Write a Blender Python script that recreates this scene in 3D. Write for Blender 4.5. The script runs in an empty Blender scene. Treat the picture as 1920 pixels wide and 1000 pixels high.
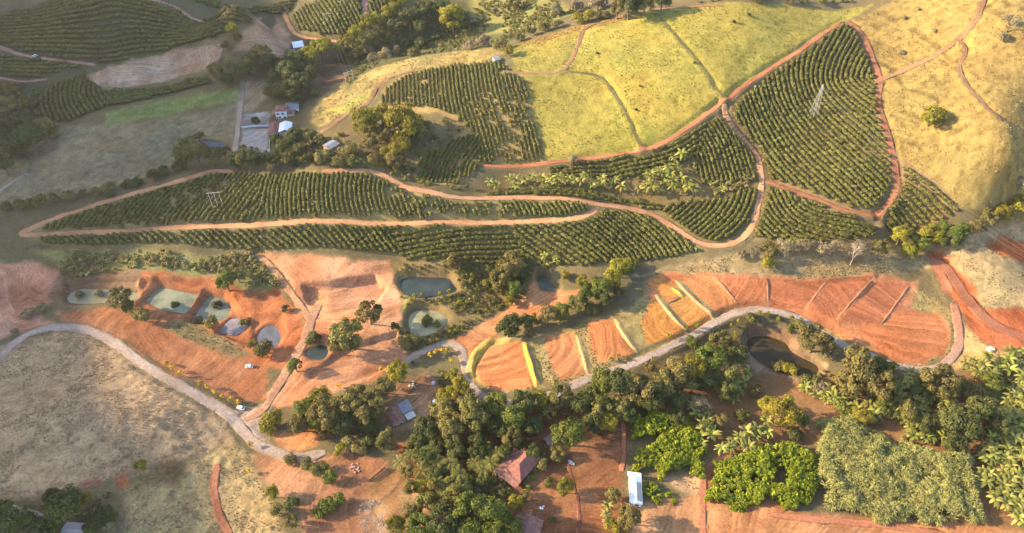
import bpy, math, random
import numpy as np
from mathutils import Vector, Matrix
from mathutils.geometry import delaunay_2d_cdt
random.seed(7); RNG = np.random.default_rng(7)
SC = bpy.context.scene
COL = SC.collection
# ------------------------------------------------------------------ camera
CAM_H, PITCH, FPX = 290.0, math.radians(44.0), 1320.0
cam_d = bpy.data.cameras.new('camera'); cam = bpy.data.objects.new('camera', cam_d); COL.objects.link(cam)
cam_d.sensor_width = 36.0; cam_d.lens = 36.0 * FPX / 1920.0
cam_d.clip_start = 1.0; cam_d.clip_end = 12000.0
cam.location = (0, 0, CAM_H); cam.rotation_euler = (math.pi / 2 - PITCH, 0, 0)
SC.camera = cam
# ------------------------------------------------------------------ world, sun, exposure
SUN_EL, SHADOW_AZ = math.radians(23.0), math.radians(-4.0)      # shadows run to +X, a little towards the camera
world = bpy.data.worlds.new('World'); SC.world = world; world.use_nodes = True
wn = world.node_tree; wn.nodes.clear()
sky = wn.nodes.new('ShaderNodeTexSky'); sky.sky_type = 'NISHITA'; sky.sun_disc = False
sky.sun_elevation = SUN_EL; sky.sun_rotation = math.radians(270) + SHADOW_AZ * -1
sky.altitude = 800; sky.dust_density = 2.0
bg = wn.nodes.new('ShaderNodeBackground'); bg.inputs['Strength'].default_value = 0.15
wo = wn.nodes.new('ShaderNodeOutputWorld')
wn.links.new(sky.outputs[0], bg.inputs[0]); wn.links.new(bg.outputs[0], wo.inputs[0])
sun_d = bpy.data.lights.new('sun', 'SUN'); sun = bpy.data.objects.new('sun', sun_d); COL.objects.link(sun)
sun_d.energy = 3.85; sun_d.angle = math.radians(0.8); sun_d.color = (1.0, 0.815, 0.53)
SUN_DIR = Vector((math.cos(SUN_EL) * math.cos(SHADOW_AZ), math.cos(SUN_EL) * math.sin(SHADOW_AZ), -math.sin(SUN_EL)))
sun.rotation_euler = SUN_DIR.to_track_quat('-Z', 'Y').to_euler(); sun.location = (-900, 300, 700)
vs = SC.view_settings; vs.view_transform = 'Standard'; vs.look = 'None'; vs.gamma = 1.0; vs.use_curve_mapping = False
vs.exposure = 1.95
SC.cycles.max_bounces = 6; SC.cycles.diffuse_bounces = 3; SC.cycles.transparent_max_bounces = 6
SC.cycles.volume_bounces = 0
HAZE_D = 0.0001
# ------------------------------------------------------------------ numeric helpers
def hash2(ix, iy, seed):
    h = (ix.astype(np.int64) * 374761393 + iy.astype(np.int64) * 668265263 + seed * 2147483647) & 0xffffffff
    h = ((h ^ (h >> 13)) * 1274126177) & 0xffffffff
    h = h ^ (h >> 16)
    return (h & 0xffff) / 65535.0
def vnoise(x, y, seed=0):
    x = np.asarray(x, float); y = np.asarray(y, float)
    ix = np.floor(x); iy = np.floor(y); fx = x - ix; fy = y - iy
    fx = fx * fx * (3 - 2 * fx); fy = fy * fy * (3 - 2 * fy)
    a = hash2(ix, iy, seed); b = hash2(ix + 1, iy, seed); c = hash2(ix, iy + 1, seed); d = hash2(ix + 1, iy + 1, seed)
    return (a * (1 - fx) + b * fx) * (1 - fy) + (c * (1 - fx) + d * fx) * fy
def fbm(x, y, scale, octv=4, seed=0):
    t = 0; amp = 1; tot = 0; x = np.asarray(x, float) / scale; y = np.asarray(y, float) / scale
    for k in range(octv):
        t = t + amp * vnoise(x, y, seed + k * 17); tot += amp; amp *= .5; x = x * 2.03 + 7.1; y = y * 2.03 + 3.7
    return t / tot
def sstep(a, b, x):
    t = np.clip((x - a) / (b - a), 0, 1); return t * t * (3 - 2 * t)
SP, CP = math.sin(PITCH), math.cos(PITCH)
def rays(px, py):
    u = (np.asarray(px, float) - 960) / FPX; v = (np.asarray(py, float) - 500) / FPX
    return np.stack([u, CP - v * SP, -SP - v * CP], -1)           # unit depth along the optical axis
def at_h(px, py, z):
    d = rays(px, py); t = (z - CAM_H) / d[..., 2]
    return np.stack([d[..., 0] * t, d[..., 1] * t], -1)
# ------------------------------------------------------------------ terrain heights: surveyed spot heights (photo point, metres)
SPOT = [(500,800,2),(900,700,0),(1400,660,-3),(1700,760,-1),(960,980,3),(1500,980,2),(1900,980,2),(600,980,6),(700,850,3),(1250,800,1),
 (150,800,17),(0,820,20),(300,790,11),(100,650,5),(425,800,3),(250,930,9),(0,990,13),(400,950,6),(480,900,5),(0,680,9),
 (320,560,4),(600,600,4),(800,560,2),(650,690,3),(1020,545,4),(400,680,4),
 (950,690,3),(1060,660,5),(1150,640,6.5),(1250,580,8),(1400,545,9),(1600,560,8),(1740,640,3),(1830,560,8),(1900,480,14),(1900,620,6),
 (50,560,8),(200,600,5),(200,475,9),(500,482,9),(750,495,7),(950,508,5),(1200,492,9),(1350,477,13),(1550,465,14),(1700,455,12),(1880,410,18),
 (50,440,13),(300,427,17),(600,420,21),(900,418,20),(1100,400,22),(1340,463,14),
 (150,392,18),(300,350,24),(450,325,28),(600,335,33),(700,330,31),(800,365,28),(950,372,25),
 (800,330,23),(950,350,20),(1150,345,22),(1260,350,24),
 (900,300,28),(800,250,34),(950,200,45),(850,150,47),(720,190,38),(1000,100,58),
 (1100,280,33),(1200,270,37),(1100,180,48),(1250,120,61),(1200,30,72),(1400,20,78),(1350,185,52),(1550,20,72),
 (1420,300,31),(1500,200,47),(1560,80,66),(1620,300,38),(1650,180,56),(1640,400,24),(1480,380,24),
 (1750,220,58),(1900,300,54),(1900,100,84),(1750,50,78),(1880,5,98),(1750,370,30),(1680,100,64),
 (620,190,33),(580,260,28),(480,240,24),(650,125,24),(750,90,24),(900,60,33),(770,112,44),(690,145,38),
 (550,90,26),(500,60,28),(620,30,40),(720,10,44),(1000,10,48),(850,10,40),(1100,8,56),
 (300,130,30),(200,190,24),(100,230,20),(200,260,22),(350,230,22),(60,320,20),(250,320,20),(30,380,18),(200,60,48),(50,60,44),(400,40,46),(200,5,64),(450,5,60)]
FAR = [(-480,100,20),(480,100,8),(-620,420,30),(620,420,90),(-700,820,60),(0,900,85),(700,850,125),(0,50,6),(-300,10,16),(300,10,6),(0,700,60),(-420,640,55),(420,660,95)]
sp = np.array(SPOT, float); xy = at_h(sp[:, 0], sp[:, 1], sp[:, 2])
CPX = np.concatenate([xy, np.array(FAR)[:, :2]]); CPZ = np.concatenate([sp[:, 2], np.array(FAR)[:, 2]])
def tps(r2):
    return np.where(r2 > 1e-9, r2 * np.log(np.maximum(r2, 1e-9)), 0) * .5
n = len(CPX); Pn = CPX / 100.0
K = tps(((Pn[:, None] - Pn[None]) ** 2).sum(-1)) + np.eye(n) * .004
Q = np.concatenate([np.ones((n, 1)), Pn], 1)
A = np.block([[K, Q], [Q.T, np.zeros((3, 3))]])
W = np.linalg.solve(A, np.concatenate([CPZ, np.zeros(3)]))
def rbf(x, y):
    x = np.asarray(x, float); y = np.asarray(y, float); sh = x.shape; p = np.stack([x.ravel(), y.ravel()], 1) / 100.0
    out = W[n] + p @ W[n + 1:]
    for i in range(n):
        out += W[i] * tps((p[:, 0] - Pn[i, 0]) ** 2 + (p[:, 1] - Pn[i, 1]) ** 2)
    return out.reshape(sh)
GX0, GX1, GY0, GY1, GS = -470.0, 480.0, 108.0, 690.0, 1.0
gx = np.arange(GX0, GX1 + .1, GS); gy = np.arange(GY0, GY1 + .1, GS); NX, NY = len(gx), len(gy)
c4x = np.arange(GX0, GX1 + 4.1, 4.0); c4y = np.arange(GY0, GY1 + 4.1, 4.0)
C4 = rbf(*np.meshgrid(c4x, c4y))
def cubic_up(a, ns, n_out, axis):                                   # Catmull-Rom upsampling of the 4 m survey grid to 1 m
    a = np.moveaxis(a, axis, 0); t = np.arange(n_out) / ns; i = np.minimum(t.astype(int), a.shape[0] - 2); f = (t - i)[(...,) + (None,) * (a.ndim - 1)]
    g = lambda k: a[np.clip(i + k, 0, a.shape[0] - 1)]
    p0, p1, p2, p3 = g(-1), g(0), g(1), g(2)
    r = .5 * (2 * p1 + (p2 - p0) * f + (2 * p0 - 5 * p1 + 4 * p2 - p3) * f * f + (3 * p1 - p0 - 3 * p2 + p3) * f ** 3)
    return np.moveaxis(r, 0, axis)
HG = cubic_up(cubic_up(C4, 4, NY, 0), 4, NX, 1)
MX, MY = np.meshgrid(gx, gy)
HG += (fbm(MX, MY, 55, 3, 3) - .5) * 3.2 + (fbm(MX, MY, 9, 3, 5) - .5) * .5
def hz(x, y):
    x = np.asarray(x, float); y = np.asarray(y, float)
    fx = np.clip((x - GX0) / GS, 0, NX - 1.001); fy = np.clip((y - GY0) / GS, 0, NY - 1.001)
    ix = fx.astype(int); iy = fy.astype(int); fx = fx - ix; fy = fy - iy
    return (HG[iy, ix] * (1 - fx) + HG[iy, ix + 1] * fx) * (1 - fy) + (HG[iy + 1, ix] * (1 - fx) + HG[iy + 1, ix + 1] * fx) * fy
def ground_at(px, py, h=0.0):
    """points of the land (raised by h) seen at photo points; returns (..., 3)"""
    px = np.atleast_1d(np.asarray(px, float)); py = np.atleast_1d(np.asarray(py, float)); h = np.broadcast_to(np.asarray(h, float), px.shape)
    d = rays(px, py); t = np.full(px.shape, 150.0); done = np.zeros(px.shape, bool); lo = t.copy()
    for _ in range(330):
        p = d * t[:, None]; below = (CAM_H + p[:, 2]) < hz(p[:, 0], p[:, 1]) + h
        new = below & ~done; done |= new
        lo = np.where(done, lo, t); t = np.where(done, t, t + 2.5)
        if done.all(): break
    hi = t
    for _ in range(12):
        m = (lo + hi) / 2; p = d * m[:, None]; b = (CAM_H + p[:, 2]) < hz(p[:, 0], p[:, 1]) + h
        hi = np.where(b, m, hi); lo = np.where(b, lo, m)
    p = d * hi[:, None]; p[:, 2] += CAM_H
    return p
def wpoly(pts):
    a = np.array(pts, float); return ground_at(a[:, 0], a[:, 1])[:, :2]
def smooth(P, step, closed=False):
    P = np.asarray(P, float); n = len(P); out = []
    if n == 2: closed = False
    segs = n if closed else n - 1
    for i in range(segs):
        g = lambda k: P[(i + k) % n] if closed else P[min(max(i + k, 0), n - 1)]
        p0, p1, p2, p3 = g(-1), g(0), g(1), g(2); m = max(2, int(np.linalg.norm(p2 - p1) / step))
        for k in range(m):
            f = k / m
            out.append(.5 * (2 * p1 + (p2 - p0) * f + (2 * p0 - 5 * p1 + 4 * p2 - p3) * f * f + (3 * p1 - p0 - 3 * p2 + p3) * f ** 3))
    if not closed: out.append(P[-1])
    return np.array(out)
def inside(poly, x, y):
    x = np.asarray(x); y = np.asarray(y); r = np.zeros(x.shape, bool); n = len(poly)
    for i in range(n):
        x1, y1 = poly[i]; x2, y2 = poly[(i + 1) % n]
        if y1 == y2: continue
        c = ((y1 > y) != (y2 > y)) & (x < (x2 - x1) * (y - y1) / (y2 - y1) + x1); r ^= c
    return r
def sdist(poly, x, y, closed=True):
    """distance to a polygon's edge, positive inside"""
    best = np.full(np.shape(x), 1e9); n = len(poly)
    for i in range(n if closed else n - 1):
        a = poly[i]; b = poly[(i + 1) % n]; ab = b - a; L = ab @ ab + 1e-9
        t = np.clip(((x - a[0]) * ab[0] + (y - a[1]) * ab[1]) / L, 0, 1)
        best = np.minimum(best, (x - a[0] - t * ab[0]) ** 2 + (y - a[1] - t * ab[1]) ** 2)
    best = np.sqrt(best)
    return np.where(inside(poly, x, y), best, -best) if closed else best
def window(poly, pad):
    lo = poly.min(0) - pad; hi = poly.max(0) + pad
    i0 = int(np.clip((lo[0] - GX0) / GS, 0, NX - 1)); i1 = int(np.clip((hi[0] - GX0) / GS + 2, 1, NX))
    j0 = int(np.clip((lo[1] - GY0) / GS, 0, NY - 1)); j1 = int(np.clip((hi[1] - GY0) / GS + 2, 1, NY))
    return slice(j0, j1), slice(i0, i1)
# ------------------------------------------------------------------ roads, ponds, terraces: cut into the land
# photo points of centre lines; width in metres; kind
ROADS = [
 ('main', 5.6, [(-30,700),(0,672),(15,655),(40,634),(75,619),(110,614),(150,616),(190,629),(225,650),(265,680),(310,708),(350,729),(385,749),(415,768),(440,788),(460,812),(485,835),(530,853),(570,858),(617,846)]),
 ('track', 5.5, [(448,792),(475,782),(497,765),(515,735),(530,710),(548,680),(570,640),(588,590),(600,560)]),
 ('main', 5.0, [(745,690),(775,669),(800,657),(825,647),(850,646),(866,658),(873,685),(880,715),(897,738),(925,752),(975,757),(1040,740),(1090,716),(1165,691),(1200,677),(1250,653),(1290,634),(1330,612),(1370,591),(1410,581),(1450,583),(1500,597),(1545,625),(1590,651),(1640,670),(1690,689),(1735,694),(1772,683),(1795,655),(1798,620),(1791,580),(1785,560)]),
 ('red', 6.0, [(1785,560),(1770,530),(1755,500),(1742,478)]),
 ('red', 8.0, [(1742,478),(1780,508),(1810,555),(1850,600),(1900,625),(1950,640)]),
 ('orange', 5.0, [(440,322),(400,321),(360,333),(300,350),(230,369),(160,391),(110,407),(70,424),(42,438),(60,441),(150,436),(300,428),(480,422),(700,420),(900,418),(1000,415),(1060,412),(1095,404),(1125,390)]),
 ('orange', 4.5, [(600,322),(665,320),(700,322),(730,335),(760,352),(800,358),(850,370),(900,373),(960,371),(1040,372),(1090,378),(1130,384),(1180,392),(1220,402),(1250,418),(1280,438),(1310,455),(1340,462),(1370,459),(1395,445),(1412,420),(1420,390),(1428,350),(1426,320),(1418,290),(1395,262),(1370,235),(1361,212),(1358,190)]),
 ('red', 4.0, [(1428,340),(1450,345),(1480,356),(1530,373),(1580,394),(1635,403),(1660,390),(1679,360),(1683,330),(1675,290),(1665,250),(1651,210),(1647,180),(1651,155),(1640,120),(1625,80),(1605,50),(1585,38)]),
 ('red', 2.6, [(1645,403),(1650,425)]),
 ('red', 3.6, [(1585,38),(1550,60),(1500,95),(1440,132),(1390,165),(1358,188),(1310,225),(1260,260),(1215,280),(1150,292),(1080,300),(1020,306),(960,314),(905,309)]),
 ('brown', 3.6, [(1650,152),(1700,130),(1760,100),(1800,70),(1830,35),(1848,-10)]),
 ('brown', 3.2, [(1803,75),(1812,92),(1799,120),(1802,142),(1830,180),(1870,215),(1930,262)]),
 ('grassy', 3.2, [(1228,24),(1260,60),(1300,105),(1340,160),(1358,186)]),
 ('brown', 3.0, [(940,136),(1000,138),(1050,135),(1072,112),(1085,80),(1100,52),(1150,36),(1200,22),(1260,16),(1360,10)]),
 ('grassy', 3.0, [(1060,134),(1120,142),(1140,160),(1170,205),(1190,250),(1203,280)]),
 ('brown', 3.6, [(600,252),(650,216),(690,192),(708,163),(740,141),(790,130)]),
 ('pink', 4.0, [(-20,84),(0,88),(40,103),(100,112),(180,123)]),
 ('pink', 3.0, [(-20,142),(0,146),(40,154),(90,148)]),
 ('pink', 4.0, [(262,-6),(330,15),(420,26),(490,31)]),
 ('pink', 3.4, [(398,72),(415,88),(405,122)]),
 ('orange', 4.0, [(532,20),(541,45),(560,66),(600,74),(638,78)]),
 ('pink', 5.0, [(683,-8),(684,12),(686,28)]),
 ('tan', 4.2, [(456,150),(452,190),(447,235),(440,285)]),
 ('tan', 3.6, [(-10,366),(25,341),(55,323)]),
 ('orange', 4.5, [(485,478),(520,515),(550,555),(576,592),(588,606)]),
 ('rut', 1.3, [(1083,1010),(1086,960),(1078,915),(1068,880),(1068,850)]),
 ('red', 3.6, [(1321,1010),(1318,960),(1322,890),(1345,862),(1385,848)]),
 ('red', 2.6, [(1166,885),(1170,840),(1168,785)]),
 ('red', 3.4, [(437,1010),(411,965),(402,912),(409,868)]),
 ('tan', 3.0, [(-10,940),(40,958),(95,972)]),
 ('red', 3.2, [(1440,965),(1540,975),(1650,985),(1780,1003)]),
]
PONDS = [  # name, water colour, photo outline, label
 ((.05,.065,.06), [(748,522),(765,513),(800,510),(838,512),(850,528),(856,543),(832,552),(795,558),(768,554),(754,540)], 'large blue-grey pond with green reeds on its far corner', 'blue'),
 ((.36,.33,.18), [(768,585),(788,575),(818,579),(838,597),(826,615),(800,628),(776,626),(766,608)], 'round pale green pond with a dark reed island', 'green'),
 ((.09,.1,.07), [(1010,513),(1024,508),(1030,527),(1046,538),(1022,545),(1011,535)], 'small narrow pond at the end of the orange clearing', 'green'),
 ((.26,.26,.16), [(272,558),(296,530),(335,541),(365,549),(345,584),(300,574)], 'pale green four-sided pond between orange soil dams', 'green'),
 ((.2,.2,.14), [(358,596),(386,547),(412,551),(428,570),(421,590),(384,601)], 'grey-green rounded pond with dark weeds, next to the four-sided pond', 'green'),
 ((.3,.25,.25), [(412,612),(430,593),(451,593),(461,602),(446,618),(420,619)], 'small pale lilac pond, smaller neighbour of the weed pond', 'blue'),
 ((.17,.17,.19), [(480,632),(490,611),(510,607),(522,622),(517,640),(492,644)], 'small grey-blue pond in the orange horseshoe bank', 'blue'),
 ((.32,.27,.14), [(123,552),(138,539),(168,536),(222,540),(256,546),(250,560),(180,565),(132,564)], 'long shallow muddy pond overgrown with bushes', 'green'),
 ((.07,.05,.02), [(1402,640),(1412,622),(1442,618),(1475,631),(1492,655),(1536,680),(1528,699),(1482,701),(1440,690),(1412,668)], 'big dark brown pond beside the winding road', 'brown'),
 ((.05,.06,.05), [(574,657),(600,645),(615,655),(606,672),(580,671)], 'tiny dark pond beneath the big olive tree', 'blue'),
 ((.1,.1,.11), [(368,268),(390,263),(422,267),(416,278),(385,280)], 'pale pond half hidden among olive trees near the farm', 'blue'),
]
PADS = [  # flat terrace plots: photo outline, soil colour, streak fan centre (photo)
 ([(893,692),(920,652),(975,639),(999,727),(930,733),(900,715)], (.42,.17,.07), (905,600)),
 ([(1020,632),(1074,624),(1095,703),(1050,712),(1033,690),(1026,660)], (.42,.18,.075), (1000,640)),
 ([(1102,606),(1145,596),(1190,664),(1122,681),(1107,650)], (.44,.18,.07), (1060,650)),
 ([(1200,605),(1215,575),(1226,560),(1290,632),(1214,646)], (.5,.22,.055), (1262,602)),
 ([(1213,532),(1240,518),(1283,548),(1247,570)], (.5,.22,.06), (1230,620)),
 ([(1249,572),(1286,555),(1336,604),(1290,624)], (.5,.23,.06), (1200,500)),
 ([(1274,530),(1300,516),(1338,517),(1382,577),(1340,602)], (.46,.2,.075), (1220,600)),
 ([(1340,517),(1438,522),(1437,574),(1386,578)], (.38,.145,.065), (1250,480)),
 ([(1442,522),(1548,527),(1510,580),(1442,575)], (.35,.125,.055), (1400,720)),
 ([(1552,527),(1640,517),(1567,600),(1513,581)], (.36,.13,.058), (1300,760)),
 ([(1644,527),(1704,532),(1690,575),(1650,608),(1572,601)], (.36,.13,.06), (1350,830)),
 ([(1690,577),(1760,592),(1780,622),(1768,660),(1740,676),(1692,670),(1640,643),(1604,612),(1652,610)], (.4,.15,.062), (1700,400)),
]
BANKS = [  # lit earth banks: photo foot line, rise to its right, height m
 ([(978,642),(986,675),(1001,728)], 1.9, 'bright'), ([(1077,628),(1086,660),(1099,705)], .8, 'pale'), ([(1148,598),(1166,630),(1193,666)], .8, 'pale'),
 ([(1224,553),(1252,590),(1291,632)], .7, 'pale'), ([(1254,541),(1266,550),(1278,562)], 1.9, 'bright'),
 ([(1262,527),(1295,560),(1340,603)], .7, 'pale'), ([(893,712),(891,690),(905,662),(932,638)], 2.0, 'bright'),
]
RIDGES = [  # low windrows between plots
 [(1340,518),(1385,578)], [(1440,522),(1439,576)], [(1550,527),(1508,583)], [(1642,518),(1566,602)], [(1706,534),(1650,612)], [(1247,571),(1284,554)], [(1214,531),(1247,571)],
]
ZB = HG.copy()
roads_w = [(k, w, smooth(wpoly(p), 2.0)) for k, w, p in ROADS]
def pond_outline(i, p):
    w = wpoly(p); c = w.mean(0); w = c + (w - c) * (1.08 if i in (3, 4, 5, 6) else 1.0)
    if i in (3, 4):
        n_ = len(w); w = np.concatenate([[w[k] * .9 + w[k - 1] * .1, w[k] * .9 + w[(k + 1) % n_] * .1] for k in range(n_)])
    return smooth(w, 1.5, True)
ponds_w = [pond_outline(i, p[1]) for i, p in enumerate(PONDS)]
pads_w = [wpoly(p[0]) for p in PADS]
for pw in pads_w:                                                     # level the plots (keeping a little fall)
    s = window(pw, 6); x, y = MX[s], MY[s]; d = sdist(pw, x, y); ins = d > 0
    cx, cy = x[ins], y[ins]; Af = np.stack([cx, cy, np.ones_like(cx)], 1); co = np.linalg.lstsq(Af, HG[s][ins], rcond=None)[0]
    pl = (co[0] * x + co[1] * y) * .8 + (HG[s][ins] - (co[0] * cx + co[1] * cy) * .8).mean()
    wgt = sstep(-1.5, .5, d); HG[s] = HG[s] * (1 - wgt) + pl * wgt
for k, w, c in roads_w:
    z = hz(c[:, 0], c[:, 1]); zs = np.convolve(np.pad(z, 6, 'edge'), np.ones(13) / 13, 'valid')
    s = window(c, w + 5); best = np.full(MX[s].shape, 1e9); zt = np.zeros(MX[s].shape); x0, y0 = MX[s][0, 0], MY[s][0, 0]; R = int(w / 2 + 4)
    for q in range(len(c)):
        j, i = int(c[q, 1] - y0), int(c[q, 0] - x0); a = (slice(max(j - R, 0), max(j + R + 1, 0)), slice(max(i - R, 0), max(i + R + 1, 0)))
        d = (MX[s][a] - c[q, 0]) ** 2 + (MY[s][a] - c[q, 1]) ** 2; m = d < best[a]
        best[a] = np.where(m, d, best[a]); zt[a] = np.where(m, zs[q], zt[a])
    d = np.sqrt(best); wgt = 1 - sstep(w / 2 + .3, w / 2 + 2.6, d); HG[s] = np.where(best < 1e8, HG[s] * (1 - wgt) + zt * wgt, HG[s])
CUTS = [  # dug floors: photo outline, depth m, ramp end (photo) where the floor climbs back out
 ([(563,531),(620,527),(700,514),(728,538),(705,572),(610,592),(578,570)], 3.0, (600,600)), ([(380,545),(430,560),(470,590),(530,585),(548,620),(530,650),(470,650),(405,625)], 1.6, (560,640)),
 ([(470,600),(525,592),(538,620),(520,652),(475,650)], 1.0, (480,690)), ([(265,520),(345,520),(440,545),(420,600),(340,600),(255,575)], 1.2, (300,640)), ([(120,520),(262,520),(262,566),(120,572)], 1.4, (190,640)),
 ([(1845,458),(1890,444),(1950,475),(1950,505),(1880,482)], 2.0, (1920,560)), ([(1440,522),(1550,525),(1640,517),(1640,530),(1500,540),(1440,540)], 1.0, (1500,620)), ([(640,650),(745,620),(760,670),(690,710),(620,735),(560,720)], 1.5, (600,760)),
]
for p_, dep_, out_ in CUTS:
    pw = wpoly(p_); ow = ground_at([out_[0]], [out_[1]])[0][:2]; s = window(pw, 4); x, y = MX[s], MY[s]; d = sdist(pw, x + (fbm(x, y, 6, 2, 88) - .5) * 3, y); L_ = np.hypot(*(pw - ow).T)
    far_ = sstep(L_.min() * .9, L_.min() + (L_.max() - L_.min()) * .55, np.hypot(x - ow[0], y - ow[1])); HG[s] -= 1.4 * dep_ * sstep(-.3, 1.5, d) * far_
pond_z = []
for pw in ponds_w:
    s = window(pw, 10); x, y = MX[s], MY[s]; d = sdist(pw, x, y); zw = float(np.percentile(hz(pw[:, 0], pw[:, 1]), 25)) - .8
    wgt = sstep(-3.6, -.6, d + (fbm(x, y, 4, 2, 77) - .5) * 1.2); tgt = np.where(d > -.6, zw + .3 - sstep(-.6, 1.6, d) * 1.3, zw + .35 + np.maximum(0, -d) * .2)
    HG[s] = HG[s] * (1 - wgt) + tgt * wgt; pond_z.append(zw)
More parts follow.
